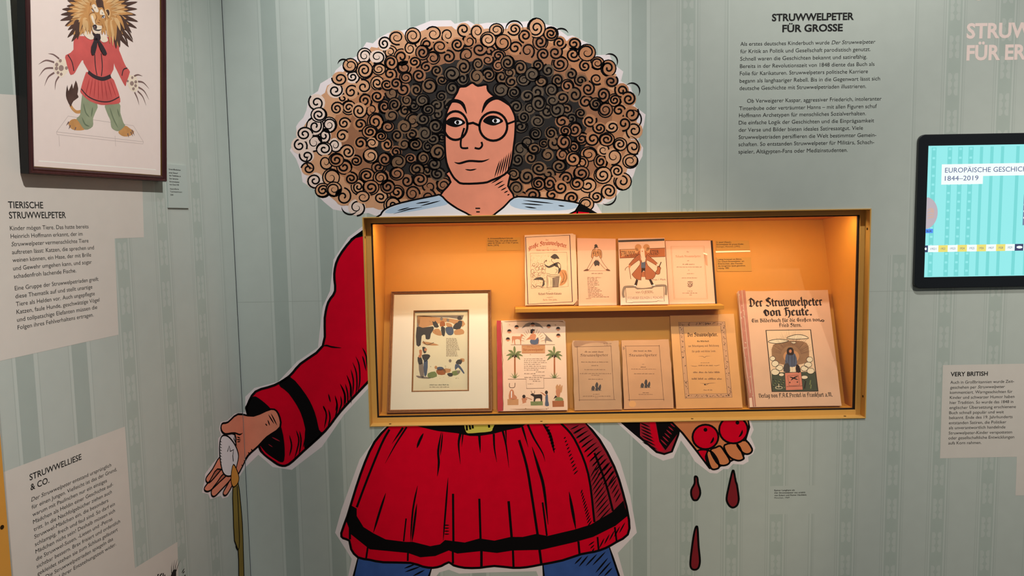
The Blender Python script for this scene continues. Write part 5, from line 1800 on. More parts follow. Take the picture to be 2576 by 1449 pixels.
d.poly(cE(260, 1290, 500, 1284, 780, 1290, 640, 1300, 400, 1300), M_STAIN, A1)
for i in range(16):
    p = cE(rr_.uniform(190, 1000), rr_.choice((rr_.uniform(150, 200), rr_.uniform(500, 900), rr_.uniform(1200, 1300))))[0]
    d.poly(ell(p[0], p[1], rr_.uniform(.5, 2.2), rr_.uniform(.4, 1.2), 7), M_STAIN, A2)
for x, y in ((265, 280), (360, 225), (247, 385), (570, 190), (778, 215), (900, 248), (903, 336)):
    p = cE(x, y)[0]
    d.poly(ell(p[0], p[1], 4.7, 4.6, 12), M_FLESH, A2)
    d.poly([(p[0] - 4.8, p[1] - .4), (p[0] + 4.8, p[1] - .4), (p[0] + 4, p[1] - 4.6), (p[0], p[1] - 6), (p[0] - 4, p[1] - 4.6)], M_PRINT, A3)
    for s in (-1, 1):
        d.stroke([(p[0] + s * 4.6, p[1]), (p[0] + s * 6.4, p[1] + 2)], .6, M_PRINT, A2)
        d.stroke([(p[0] + s * 4.6, p[1] - 1), (p[0] + s * 6.4, p[1] - 3)], .6, M_PRINT, A2)
for s, base in ((-1, 0), (1, 1)):
    d.poly(sm(cE(*(k for p in ((568 + s * 20, 160), (568 + s * 90, 180), (568 + s * 143, 240), (568 + s * 90, 215), (568 + s * 40, 210)) for k in p)), True, 2), M_PGRY, A2)
for i in range(15):
    t = math.pi * (0.06 + 0.88 * i / 14)
    x0_, y0_ = 568 - 105 * math.cos(t), 430 - 130 * math.sin(t)
    x1_, y1_ = 568 - 165 * math.cos(t), 430 - 200 * math.sin(t)
    d.stroke(cE(x0_, y0_, x1_, y1_), 1.2, M_STAIN, A2, 1)
d.stroke(cE(285, 452, 858, 450), 1.1, M_PRINT2, A2)
d.poly(sm(cE(545, 315, 600, 310, 615, 340, 600, 390, 640, 350, 650, 440, 545, 445, 545, 380, 480, 392, 530, 345), True, 2), M_FLESH, A2)
d.poly(sm(cE(540, 385, 600, 390, 640, 355, 640, 440, 545, 440), True, 2), M_PBLU, A3)
d.poly(ell(*cE(570, 282)[0], 5, 5.6, 12), M_FLESH, A3)
d.poly(sm(cE(540, 300, 545, 255, 575, 248, 600, 262, 575, 275, 565, 305), True, 2), M_PRINT, A4)
d.poly(sm(cE(300, 345, 330, 340, 410, 340, 415, 310, 455, 330, 425, 355, 418, 445, 408, 445, 400, 385, 340, 385, 345, 445, 332, 445, 320, 380, 305, 440, 300, 400), True, 2), M_FLESH, A2)
d.poly(sm(cE(690, 280, 740, 320, 770, 350, 830, 410, 780, 405, 745, 400, 740, 445, 725, 385, 740, 340), True, 2), M_PGRY, A2)
d.outline(cE(427, 462, 730, 458, 728, 560, 430, 562), 1.2, M_PORG, A1, M_TAN, smooth=False)
p = cE(500, 487)[0]
d.text('Der Ägyptische', p[0], p[1], cE(662, 0)[0][0], 3.2, M_PORG, A3)
p = cE(447, 532)[0]
d.text('Struwwelpeter', p[0], p[1], cE(712, 0)[0][0], 6.0, M_PORG, A3, off=.02)
for cx_ in (335, 850):
    s = 1
    d.poly(sm(cE(cx_ - 8, 600, cx_ + 12, 600, cx_ + 14, 880, cx_ - 8, 880), True, 1), M_PORG, A2)
    top = 590
    for ang, L in ((-170, 115), (-140, 110), (-92, 130), (-40, 118), (-8, 110), (25, 100) if cx_ > 500 else (40, 95), (155, 105)):
        t = math.radians(ang)
        ex, ey = cx_ + L * math.cos(t), top + L * math.sin(t) * 0.95 + (24 if abs(ang) > 150 or -50 < ang < 30 else 0)
        mx_, my_ = (cx_ + ex) / 2, (top + ey) / 2 - 16
        nx, ny = -math.sin(t) * 17, math.cos(t) * 17
        d.poly(sm(cE(cx_, top, mx_ - nx, my_ - ny, ex, ey, mx_ + nx, my_ + ny), True, 3), M_PGRN, A3)
        d.stroke(sm(cE(cx_, top, mx_, my_, ex, ey), False), .6, M_PRINT, A4, 1)
    for dx, dy in ((-22, 12), (0, 22), (20, 14), (8, 6)):
        d.poly(ell(*cE(cx_ + dx, top + dy)[0], 1.8, 2.4, 8), M_PRINT, A4)
    for ang in (-155, -125, -90, -60, -30):
        t = math.radians(ang)
        d.poly(cE(cx_ - 10, 888, cx_ + 80 * math.cos(t), 888 + 90 * math.sin(t), cx_ + 14, 888), M_PGRN, A3)
for i, (x0_, x1_) in enumerate(((458, 700), (456, 735), (458, 752), (458, 672), (458, 745), (458, 742), (460, 645), (612, 722), (460, 605), (570, 735), (462, 715), (526, 665), (572, 680))):
    yy = 640 + i * 24.3
    d.scrib(cE(x0_, 0)[0][0], cE(x1_, 0)[0][0], cE(0, yy)[0][1], 2.6, M_PRINT2, A2, i)
d.scrib(cE(505, 0)[0][0], cE(575, 0)[0][0], cE(0, 966)[0][1], 2.2, M_PRINT2, A2)
d.stroke(cE(247, 900, 485, 898, 488, 1022, 716, 1016, 713, 888, 938, 885), 1.2, M_PRINT2, A2)
d.poly(cE(240, 1160, 384, 1158, 384, 1236, 242, 1238), M_TAN, A2)
d.poly(cE(541, 1190, 700, 1186, 702, 1240, 544, 1243), M_PGRN, A2)
d.poly(cE(824, 1182, 975, 1180, 977, 1258, 828, 1262), M_PORG, A2)
d.poly(sm(cE(260, 1158, 270, 1060, 300, 1030, 325, 1060, 330, 1100, 355, 1120, 362, 1158), True, 2), M_FLESH, A2)
d.stroke(sm(cE(268, 950, 268, 1000, 300, 1012, 335, 1000, 340, 948), False), 1.6, M_PRINT2, A3)
d.poly(cE(288, 1060, 300, 1050, 298, 1142, 288, 1142), M_WHITE, A3)
d.poly(sm(cE(425, 1150, 470, 1140, 500, 1160, 480, 1190, 515, 1235, 400, 1238, 440, 1215), True, 2), M_FLESH, A2)
d.poly(cE(400, 1240, 440, 1218, 520, 1190, 520, 1240), M_PPR, A3)
d.poly(ell(*cE(455, 1125)[0], 4.2, 4.6, 10), M_PRINT, A3)
d.stroke(cE(480, 1135, 560, 1165), 1.4, M_PORG, A4)
d.poly(sm(cE(540, 1105, 565, 1085, 600, 1100, 680, 1095, 695, 1130, 690, 1188, 675, 1185, 665, 1150, 610, 1155, 600, 1188, 580, 1185, 585, 1130), True, 2), M_PRINT, A3)
d.stroke(sm(cE(548, 1052, 565, 1085, 592, 1080, 594, 1050), False), 1.2, M_PRINT2, A3)
d.poly(sm(cE(735, 1110, 765, 1100, 770, 1180, 782, 1245, 730, 1245, 735, 1180), True, 2), M_PBLU, A3)
d.poly(ell(*cE(748, 1072)[0], 3.8, 5.0, 10), M_PRINT, A3)
for q_ in (cE(740, 1110, 690, 1075), cE(740, 1120, 672, 1068)):
    d.stroke(q_, 1.5, M_FLESH, A4)
d.poly(sm(cE(860, 1170, 880, 1130, 870, 1060, 885, 1000, 920, 990, 935, 1060, 920, 1130, 960, 1160, 960, 1180), True, 2), M_FLESH, A2)
for q_ in (cE(880, 1040, 868, 1000, 895, 965, 905, 1020), cE(905, 1020, 915, 972, 935, 975, 930, 1040), cE(925, 1050, 945, 985, 958, 990, 945, 1075)):
    d.poly(sm(q_, True, 2), M_TAN, A3)
d.poly(cE(840, 1158, 866, 1110, 890, 1130), M_PRINT, A3)
d.poly(sm(cE(862, 1165, 880, 1135, 950, 1140, 965, 1180, 860, 1178), True, 2), M_PGRN, A3)
d.build('cover_print', eb)

# --- two small booklets with the same printed frame ---------------------------------
cB = cp(1420, 780, 5.173)
for seed, lab, bpx, fr, x_off, extra in (
        (3, 'small grey-brown booklet with a dog-eared top, the first of two beside the red-spined book', (132, 1306, 752, 1298, 718, 560, 704, 395, 560, 402, 110, 396, 97, 430), ((165, 470, 195, 1185), (605, 465, 645, 1165), (135, 478, 610, 470), (185, 1170, 665, 1165)), 0, 1),
        (4, 'small brown booklet with a round pale sticker mark at its lower corner', (775, 1290, 1420, 1284, 1390, 700, 1355, 380, 742, 395), ((795, 465, 845, 1185), (1232, 455, 1292, 1180), (780, 470, 1240, 465), (825, 1168, 1300, 1162)), 640, 0)):
    bp = cB(*bpx)
    pl = lean(bp[0][0], bp[0][1], bp[-2][0], bp[-2][1], 0.006, FLOORP)
    bk = book('booklet', lab, pl, None, bp, 0.006, M_PPR4 if extra else M_PPR2, M_EDGE, 'two matching booklets in the lower row', cat='booklet', wob=0.0011, seed=seed)
    d = Deco(pl)
    for x0_, y0_, x1_, y1_ in fr:
        d.stroke(cB(x0_, y0_, x1_, y1_), 1.0, M_PRINT2, A1)
    if extra:
        d.poly(sm(cB(135, 398, 300, 404, 520, 402, 560, 440, 430, 425, 280, 440, 160, 490, 120, 460), True, 2), M_STAIN, A1 - .0001)
        d.scrib(*(cB(508, 0)[0][0], cB(612, 0)[0][0], cB(0, 440)[0][1]), 2.2, M_PRINT2, A1)
        d.scrib(*(cB(520, 0)[0][0], cB(605, 0)[0][0], cB(0, 462)[0][1]), 2.2, M_PRINT2, A1)
        rows = ((265, 508, 552, 4.2), (218, 570, 682, 2.6), (350, 440, 728, 3.2), (262, 532, 780, 2.4), (200, 608, 832, 2.4), (350, 455, 852, 2.0), (312, 498, 905, 2.6), (372, 455, 1100, 2.2), (238, 602, 1126, 2.4), (400, 438, 1146, 2.0))
        d.text('Struwelpeter', cB(202, 0)[0][0], cB(0, 606)[0][1], cB(572, 0)[0][0], 6.6, M_PRINT2, A1, black=True, nib=.16)
        sx = 415
        sy = 1045
    else:
        d.poly(ell(*cB(885, 1222)[0], 9, 8, 18), M_PPR3, A1)
        d.poly(sm(cB(760, 470, 790, 500, 760, 520), True, 2), M_STAIN, A1)
        rows = ((900, 1138, 540, 4.2), (1012, 1040, 710, 2.0), (990, 1076, 748, 3.4), (870, 1190, 772, 2.2), (905, 1170, 834, 2.6), (1018, 1098, 1082, 2.6), (966, 1152, 1102, 2.0))
        d.text('Struwelpeter', cB(836, 0)[0][0], cB(0, 606)[0][1], cB(1206, 0)[0][0], 6.6, M_PRINT2, A1, black=True, nib=.16)
        sx = 1055
        sy = 1008
    for x0_, x1_, yy, hh in rows:
        d.scrib(cB(x0_, 0)[0][0], cB(x1_, 0)[0][0], cB(0, yy)[0][1], hh, M_PRINT2, A1, int(yy))
    for pts in ((-66, -10, -50, -60, -20, -40, -30, 0), (-15, -70, 5, -108, 25, -80, 15, -40, -10, -40), (20, -20, 50, -80, 62, -50, 50, 0), (-10, -30, 20, -50, 20, 5, -10, 0)):
        d.poly(sm(cB(*(v_ + (sx if k % 2 == 0 else sy) for k, v_ in enumerate(pts))), True, 2), M_PDGR, A1)
    d.stroke(cB(sx - 72, sy + 3, sx + 66, sy), 1.0, M_PDGR, A2)
    d.build('cover_print', bk)

# --- ochre booklet with an ornamental border -----------------------------------------
cO = cp(1660, 780, 5.175)
bp = cO(215, 1286, 1078, 1272, 962, 48, 130, 66)
pl = lean(bp[0][0], bp[0][1], bp[3][0], bp[3][1], 0.005, FLOORP)
ob = book('booklet', 'taller ochre booklet with a leafy printed border and black-letter title', pl, None, bp, 0.005, M_PPR3, M_EDGE, cat='booklet', seed=6)
d = Deco(pl)
o_out, o_in = cO(243, 158, 845, 150, 940, 1135, 330, 1150), cO(305, 215, 790, 205, 878, 1085, 378, 1095)
for q_ in (o_out, o_in):
    d.stroke(q_, .9, M_PRINT2, A2, closed=True)
d.poly(o_out, M_PPR2, A1 - .0001)
d.poly(o_in, M_PPR3, A1)
rr_ = random.Random(9)
for i in range(150):
    e = i % 4
    t = rr_.random()
    k = rr_.uniform(0.2, 0.8)
    pa = [o_out[e][j] + (o_out[(e + 1) % 4][j] - o_out[e][j]) * t for j in (0, 1)]
    pb = [o_in[e][j] + (o_in[(e + 1) % 4][j] - o_in[e][j]) * t for j in (0, 1)]
    x_, y_ = pa[0] + (pb[0] - pa[0]) * k, pa[1] + (pb[1] - pa[1]) * k
    d.poly(ell(x_, y_, rr_.uniform(.8, 2.2), rr_.uniform(.5, 1.3), 7, rr_.uniform(0, 3)), M_PRINT2 if i % 5 else M_PRINT, A2)
d.build('border_print', ob)
d = Deco(pl)
d.text('Der Struwwelpeter.', cO(358, 0)[0][0], cO(0, 346)[0][1], cO(755, 0)[0][0], 9.6, M_PRINT, A2, black=True, nib=.26)
d.text('Ein Bilderbuch', cO(486, 0)[0][0], cO(0, 416)[0][1], cO(638, 0)[0][0], 3.8, M_PRINT, A2, black=True, nib=.26)
d.text('zur Belustigung und Belehrung', cO(370, 0)[0][0], cO(0, 480)[0][1], cO(768, 0)[0][0], 4.8, M_PRINT2, A2, black=True, nib=.2)
d.text('für große und kleine Leute.', cO(418, 0)[0][0], cO(0, 550)[0][1], cO(732, 0)[0][0], 4.8, M_PRINT2, A2, black=True, nib=.2)
for x0_, x1_, yy, hh in ((530, 645, 690, 2.2), (500, 690, 728, 3.0), (434, 782, 820, 4.6), (415, 808, 905, 4.8), (568, 684, 1046, 2.6)):
    d.scrib(cO(x0_, 0)[0][0], cO(x1_, 0)[0][0], cO(0, yy)[0][1], hh, M_PRINT2, A2, int(yy))
for q_ in (cO(400, 722, 450, 732, 490, 728), cO(700, 722, 740, 724, 785, 712), cO(500, 602, 560, 604, 580, 618, 600, 604, 660, 598), cO(520, 950, 600, 958, 660, 952, 730, 948), cO(580, 972, 600, 975, 640, 955)):
    d.stroke(sm(q_, False), 1.0, M_PRINT2, A2, 1)
d.poly(ell(*cO(586, 970)[0], 2.4, 1.6, 8), M_PRINT, A2)
d.build('cover_lettering', ob)

# --- the biggest book: Der Struwwelpeter von Heute -------------------------------------
cS = cp(1840, 700, 3.8139)
bp = cS(175, 1238, 1058, 1228, 925, 112, 60, 125)
pl = lean(bp[0][0], bp[0][1], bp[3][0], bp[3][1], 0.011, FLOORP)
M_SCOV = mat('large_book_cover', (224, 178, 146), 0.8, 0.06, 12)
sb = book('picture_book', 'largest book, pale cover with bold black-letter title and worn pink spine', pl, None, bp, 0.011, M_SCOV, M_EDGE, seed=12)
d = Deco(pl)
d.poly(cS(175, 1236, 237, 1232, 132, 112, 62, 122), M_PINK2, A1)
d.build('spine_cloth', sb, label='worn pink cloth spine strip')
d = Deco(pl)
for q_ in (cS(66, 122, 118, 690, 182, 1100), cS(100, 112, 150, 600, 222, 1230)):
    d.stroke(sm(q_, False), 1.6, M_CORN, A2)
rr_ = random.Random(21)
for i in range(20):
    t = rr_.random()
    p = cS(80 + 105 * t + rr_.uniform(-12, 30), 130 + 1080 * t)[0]
    d.poly(ell(p[0], p[1], rr_.uniform(.5, 1.5), rr_.uniform(.8, 3), 7), M_CORN, A2)
d.poly(cS(170, 1150, 195, 1145, 205, 1234, 176, 1238), M_PPR, A3)
d.build('spine_wear', sb)
d = Deco(pl)
d.text('Der Struwwelpeter', cS(165, 0)[0][0], cS(0, 272)[0][1], cS(880, 0)[0][0], 21, M_PRINT, A2, black=True, nib=.28)
d.text('von Heute.', cS(312, 0)[0][0], cS(0, 362)[0][1], cS(775, 0)[0][0], 20.5, M_PRINT, A2, black=True, nib=.28)
d.stroke(sm(cS(335, 350, 312, 325, 330, 305, 352, 325), False), 3.6, M_PRINT, A2)
d.text('Ein Bilderbuch für die Großen von', cS(196, 0)[0][0], cS(0, 424)[0][1], cS(852, 0)[0][0], 9.2, M_PRINT, A2, black=True, nib=.22)
d.stroke(sm(cS(850, 415, 870, 400, 888, 405, 880, 416, 862, 410), False), 1.8, M_PRINT, A2)
d.text('Fried Stern.', cS(458, 0)[0][0], cS(0, 468)[0][1], cS(675, 0)[0][0], 9.2, M_PRINT, A2, black=True, nib=.22)
d.build('title_lettering', sb)
d = Deco(pl)
d.text('Verlag von F.A.C.Prestel in Frankfurt a.M.', cS(262, 0)[0][0], cS(0, 1146)[0][1], cS(972, 0)[0][0], 10.5, M_PRINT, A2, black=True, nib=.22)
d.build('imprint_lettering', sb)
d = Deco(pl)
pic = cS(331, 500, 759, 494, 830, 1083, 390, 1087)
d.poly(pic, mat('print_cloud_cream', (232, 196, 160), 0.85, 0.03, 40), A1)
d.poly(sm(cS(400, 640, 560, 600, 720, 620, 745, 740, 730, 800, 640, 830, 500, 830, 400, 780), True, 3), mat('print_sky_brown', (150, 112, 82), 0.85, 0.1, 60), A2)
for i in range(34):
    t = math.radians(-170 + i * 4.9)
    d.stroke(cS(570 + 95 * math.cos(t), 740 + 95 * math.sin(t), 570 + (190 + 14 * (i % 3)) * math.cos(t), 735 + (200 + 16 * (i % 4)) * math.sin(t)), .8, M_PRINT2, A3, 2)
d.poly(cS(383, 905, 810, 895, 829, 1082, 391, 1086), mat('print_deep_green', (74, 78, 62), 0.85, 0.1, 60), A2)
for q_, ln in ((cS(530, 575, 580, 550, 640, 540, 700, 550, 740, 575, 690, 582, 600, 585), 1), (cS(352, 610, 400, 590, 470, 585, 548, 598, 500, 618, 420, 626), 1), (cS(568, 612, 600, 608, 622, 618, 595, 628), 0)):
    d.outline(q_, 1.4 if ln else .8, M_PRINT, A3, M_CREAM)
for x_, y_, rx, ry in ((395, 770, 26, 22), (420, 820, 34, 30), (460, 860, 34, 28), (420, 900, 40, 30), (750, 780, 30, 26), (735, 830, 36, 26), (700, 865, 34, 26), (760, 890, 36, 28), (480, 925, 26, 16), (700, 950, 34, 18)):
    p = cS(x_, y_)[0]
    d.outline(ell(p[0], p[1], rx / 3.8, ry / 3.8, 14), 1.1, M_PRINT, A3 + .00002 * (x_ % 7), M_CREAM, smooth=False)
d.poly(ell(*cS(574, 750)[0], 20, 16, 24), M_TAN, A4)
fig = A4 + .0003
d.poly(sm(cS(525, 730, 560, 720, 610, 725, 630, 810, 605, 850, 525, 850, 515, 800), True, 2), M_PBLU, fig)
d.poly(sm(cS(530, 700, 545, 668, 585, 668, 600, 710, 590, 735, 540, 735), True, 2), M_PRINT, fig + .0001)
d.poly(ell(*cS(565, 700)[0], 3.6, 4.4, 10), M_FLESH, fig + .0002)
d.poly(sm(cS(505, 830, 540, 815, 560, 850, 560, 900, 500, 895), True, 2), M_PDGR, fig + .0001)
d.poly(sm(cS(620, 830, 650, 840, 665, 900, 620, 900), True, 2), M_PRINT, fig + .0001)
for x_ in (568, 598):
    d.poly(cS(x_ - 9, 850, x_ + 8, 850, x_ + 10, 900, x_ - 9, 900), M_CREAM, fig + .0001)
for q_ in (cS(548, 740, 545, 845), cS(580, 730, 582, 845), cS(605, 740, 600, 845), cS(520, 790, 535, 815)):
    d.stroke(q_, .9, M_PRINT, fig + .0003)
M_PED = mat('print_pedestal_pink', (212, 128, 104), 0.85, 0.05, 40)
d.outline(cS(512, 908, 668, 900, 685, 1070, 522, 1075), 1.0, M_PRINT, fig, M_PED, smooth=False)
d.stroke(cS(540, 935, 640, 928, 655, 1025, 552, 1032), .9, M_PRINT, fig + .0003, closed=True)
d.stroke(cS(526, 1040, 682, 1033), .9, M_PRINT, fig + .0003)
d.stroke(sm(cS(555, 945, 600, 960, 640, 975), False), 3, M_PRINT, fig + .0004, 1)
d.stroke(sm(cS(640, 938, 600, 955, 570, 980), False), 3, M_PRINT, fig + .0004, 1)
for x_, y_ in ((560, 1000), (632, 996)):
    d.poly(ell(*cS(x_, y_)[0], 1.6, 2, 8), M_PRINT, fig + .0004)
for i in range(26):
    p = cS(400 + (i * 97) % 110, 970 + (i * 31) % 90)[0]
    d.poly(ell(p[0], p[1], 1.6, 1.3, 7), M_PGRN if i % 2 else M_PRINT, A3)
    p = cS(700 + (i * 53) % 105, 980 + (i * 37) % 80)[0]
    d.poly(ell(p[0], p[1], 1.6, 1.3, 7), M_PGRN if i % 2 else M_PRINT, A3)
d.stroke(ell(*cS(455, 1050)[0], 9, 3.2, 16), 1, M_CREAM, A4, closed=True)
d.stroke(cS(455, 1050, 455, 1015), 1.4, M_CREAM, A4)
d.stroke(pic, 2.4, M_PRINT, fig + .0004, closed=True)
d.build('cover_picture', sb)

# --- upper row on the ledge --------------------------------------------------------------
cA = cp(1280, 560, 6.036)
bp = cA(248, 1278, 985, 1262, 1045, 1180, 1015, 185, 965, 165, 240, 190)
pl = lean(1321, 768.5, 1321, 592, 0.008, LEDGETOP)
gb = book('booklet', 'upright booklet with red arched title and a crowd listening to a speaker at a pulpit', pl, None, bp, 0.008, M_PPR, M_EDGE, cat='booklet', wob=0.0008, seed=31)
d = Deco(pl)
d.stroke(cA(255, 222, 925, 192, 965, 1202, 290, 1240), 2.0, M_PRINTP, A1, closed=True)
d.poly(cA(985, 1262, 1060, 1250, 1055, 1165, 1030, 1190), M_STAIN, A1)
a0, b0 = pl.px(*cA(300, 415)[0])
w_ = pl.px(*cA(880, 380)[0])[0] - a0
tilt = pl.px(*cA(880, 385)[0])[1] - b0
hump = 0.0115
d.text('große Struwwelpeter', cA(300, 0)[0][0], cA(0, 415)[0][1], cA(880, 0)[0][0], 11, M_PRINTR, A2, black=True, nib=.22, warp=lambda x: hump * math.sin(math.pi * min(1, max(0, x / w_))) + tilt * x / w_)
d.text('Der', cA(558, 0)[0][0], cA(0, 275)[0][1], cA(602, 0)[0][0], 4, M_PRINTR, A2, black=True)
d.text('Kinder von 17 bis 77 Jahren.', cA(418, 0)[0][0], cA(0, 432)[0][1], cA(742, 0)[0][0], 4.4, M_PRINTR, A2, black=True, nib=.18)
d.scrib(cA(580, 0)[0][0], cA(600, 0)[0][0], cA(0, 388)[0][1], 1.8, M_PRINTR, A2)
d.build('title_lettering', gb)
d = Deco(pl)
d.stroke(cA(325, 465, 880, 450, 902, 970, 342, 1000), .8, M_PRINT2, A1, closed=True)
d.poly(sm(cA(635, 520, 680, 480, 725, 485, 770, 550, 720, 545, 690, 560, 640, 530), True, 2), M_PDGR, A2)
d.poly(sm(cA(650, 540, 700, 550, 720, 590, 690, 620, 655, 590), True, 2), M_PPR, A2)
d.stroke(sm(cA(655, 545, 648, 580, 668, 600, 690, 615), False), .9, M_PRINT, A3)
d.poly(sm(cA(535, 625, 560, 640, 610, 660, 680, 620, 715, 625, 690, 660, 610, 690, 560, 665), True, 2), M_PDGR, A2)
d.stroke(sm(cA(545, 620, 540, 595, 575, 570, 560, 600), False), 1.3, M_PRINT, A2)
d.poly(sm(cA(680, 625, 750, 600, 790, 650, 785, 740, 745, 780, 755, 690, 710, 670), True, 2), M_PDGR, A2)
d.outline(cA(740, 615, 785, 640, 780, 700, 745, 660), .9, M_PRINT, A2 + .0002, M_PPR, n=2)
d.outline(cA(575, 770, 640, 790, 780, 800, 770, 820, 640, 815, 580, 800), 1.0, M_PRINT, A2, M_PPR, smooth=False)
d.outline(cA(578, 810, 668, 845, 668, 980, 582, 985), 1.2, M_PRINT, A2, M_PPR, smooth=False)
d.outline(cA(668, 840, 765, 815, 750, 975, 668, 980), 1.0, M_PRINT, A2, M_PGRY, smooth=False)
d.poly(sm(cA(790, 720, 870, 730, 888, 850, 850, 930, 765, 960, 800, 850, 760, 760), True, 2), M_TAN, A2)
for q_ in (cA(800, 730, 840, 830, 790, 940), cA(840, 735, 880, 830, 840, 920), cA(700, 700, 735, 730, 700, 780), cA(590, 820, 600, 980), cA(640, 840, 645, 980), cA(690, 850, 692, 975), cA(790, 920, 850, 880)):
    d.stroke(sm(q_, False), .9, M_PRINT, A3, 1)
d.poly(sm(cA(370, 870, 440, 830, 520, 840, 545, 940, 500, 975, 520, 880, 420, 870), True, 2), M_PDGR, A2)
for x_, y_, r_ in ((415, 790, 36), (525, 745, 30), (430, 700, 26), (360, 740, 26), (480, 690, 22), (380, 640, 20), (440, 630, 20), (500, 640, 20), (350, 800, 22), (540, 690, 20), (470, 780, 20)):
    p = cA(x_, y_)[0]
    d.outline(ell(p[0], p[1], r_ / 6, r_ / 5.2, 12), .8, M_PRINT2, A2 + .00003 * (x_ % 5), M_PPR, smooth=False)
rr_ = random.Random(77)
for i in range(150):
    x_, y_ = rr_.uniform(340, 560), rr_.uniform(640, 980)
    d.stroke(cA(x_, y_, x_ + rr_.uniform(-22, 22), y_ + rr_.uniform(-22, 22)), .7, M_PRINT2, A3, 1)
for i in range(46):
    x_, y_ = rr_.uniform(335, 640), rr_.uniform(480, 620)
    d.stroke(cA(x_, y_, x_ + rr_.uniform(-8, 8), y_ + rr_.uniform(10, 30)), .5, M_TAN, A2, 1)
d.stroke(sm(cA(355, 940, 400, 985, 440, 960, 520, 990), False), 1.2, M_PRINT, A3)
d.build('cover_picture', gb)
d = Deco(pl)
d.stroke(cA(566, 1012, 668, 1006), .9, M_PRINT2, A1, 1)
d.scrib(cA(600, 0)[0][0], cA(628, 0)[0][0], cA(0, 1046)[0][1], 2.0, M_PRINT2, A1)
d.text('Richard Schmidt-Cabanis', cA(448, 0)[0][0], cA(0, 1098)[0][1], cA(800, 0)[0][0], 5.4, M_PRINT, A1, black=True, nib=.2)
d.stroke(cA(566, 1138, 680, 1132), .9, M_PRINT2, A1, 1)
d.text('Berlin. Otto Janke.', cA(522, 0)[0][0], cA(0, 1186)[0][1], cA(734, 0)[0][0], 4.6, M_PRINT2, A1)
d.build('imprint_lettering', gb)

# loose printed page with a man in a top hat standing legs apart
bp = cA(1062, 1272, 1640, 1268, 1622, 245, 1035, 235)
pl = lean(bp[0][0], bp[0][1] - 1.5, bp[3][0], bp[3][1], 0.0016, LEDGETOP)
lpg = book('printed_page', 'pinkish page showing a man in a top hat standing with his legs wide apart', pl, None, bp, 0.0, M_PINKP, M_PINKP, cat='page', cname='sheet', wob=0.0002, seed=41)
d = Deco(pl)
d.poly(sm(cA(1300, 340, 1325, 328, 1345, 345, 1350, 375, 1370, 378, 1320, 392, 1288, 388, 1302, 372), True, 2), M_PDGR, A1)
d.outline(cA(1280, 410, 1310, 400, 1380, 410, 1408, 440, 1410, 530, 1385, 540, 1370, 500, 1330, 520, 1290, 500, 1275, 545, 1252, 520, 1265, 440), .9, M_PRINT, A1, M_TAN, n=2)
d.poly(ell(*cA(1332, 400)[0], 3.4, 3.4, 10), M_PINKP, A2)
for q_ in (cA(1300, 420, 1280, 500), cA(1320, 430, 1320, 510), cA(1350, 420, 1360, 500), cA(1385, 430, 1390, 510), cA(1270, 460, 1300, 470), cA(1340, 460, 1360, 440)):
    d.stroke(q_, 1.2, M_PRINT, A2, 1)
d.poly(sm(cA(1290, 600, 1330, 570, 1375, 600, 1370, 660, 1340, 645, 1310, 665), True, 2), M_PDGR, A1)
for q_ in (cA(1278, 535, 1240, 610, 1190, 700), cA(1330, 560, 1290, 610, 1215, 720), cA(1345, 560, 1400, 640, 1470, 715), cA(1395, 540, 1430, 610, 1500, 700)):
    d.stroke(sm(q_, False), 1.0, M_PRINT2, A1)
d.poly(sm(cA(1130, 732, 1190, 700, 1215, 722, 1180, 735), True, 2), M_PRINT2, A1)
d.poly(sm(cA(1470, 716, 1500, 700, 1545, 732, 1500, 735), True, 2), M_PRINT2, A1)
d.stroke(cA(1135, 734, 1540, 730), .7, M_PRINT2, A1)
d.scrib(cA(1255, 0)[0][0], cA(1425, 0)[0][0], cA(0, 778)[0][1], 2.6, M_PRINT, A1)
for i, x1_ in enumerate((1400, 1345, 1360, 1365, 1365, 1372, 1310, 1355, 1385, 1410, 1368, 1410, 1435, 1520)):
    d.scrib(cA(1192 + i * 1.2, 0)[0][0], cA(x1_, 0)[0][0], cA(0, 840 + i * 22.6)[0][1], 2.5, M_PRINT, A1, i)
d.stroke(cA(1172, 1155, 1252, 1152), 1.0, M_PRINT2, A1)
d.build('page_print', lpg)

# booklet with a brown-coated figure holding a violin
cC = cp(1530, 560, 6.0375)
bp = cC(190, 1252, 918, 1240, 855, 232, 150, 240)
pl = lean(bp[0][0], bp[0][1], bp[3][0], bp[3][1], 0.006, LEDGETOP)
M_VCOV = mat('pale_grey_cover', (226, 186, 166), 0.8, 0.04, 14)
vbk = book('booklet', 'pale booklet with a brown-coated man holding a cane and a violin', pl, None, bp, 0.006, M_VCOV, M_EDGE, cat='booklet', wob=0.0004, seed=51)
d = Deco(pl)
d.poly(cC(150, 268, 852, 243, 856, 276, 155, 298), M_PDGR, A1)
d.outline(cC(170, 410, 860, 385, 866, 518, 176, 540), 1.0, M_PRINT, A1, M_PORG, smooth=False)
d.poly(cC(190, 410, 440, 400, 430, 470, 340, 480, 200, 520), M_TAN, A2)
p = cC(190, 500)[0]
d.text('STRUWWEL', p[0], p[1], cC(478, 0)[0][0], 11, M_PRINT, A3)
p = cC(610, 475)[0]
d.text('PETER', p[0], p[1], cC(772, 0)[0][0], 9, M_PRINT, A3)
p = cC(255, 522)[0]
d.text('FÜR GROSSE', p[0], p[1], cC(455, 0)[0][0], 4.5, M_PRINT, A3)
p = cC(628, 500)[0]
d.text('KINDER', p[0], p[1], cC(760, 0)[0][0], 4.5, M_PRINT, A3)
p = cC(672, 880)[0]
d.text('Preis 1 Mark.', p[0], p[1], cC(880, 0)[0][0], 4.6, M_PRINT, A2, off=.03)
d.build('cover_lettering', vbk)
d = Deco(pl)
p = cC(418, 1075)[0]
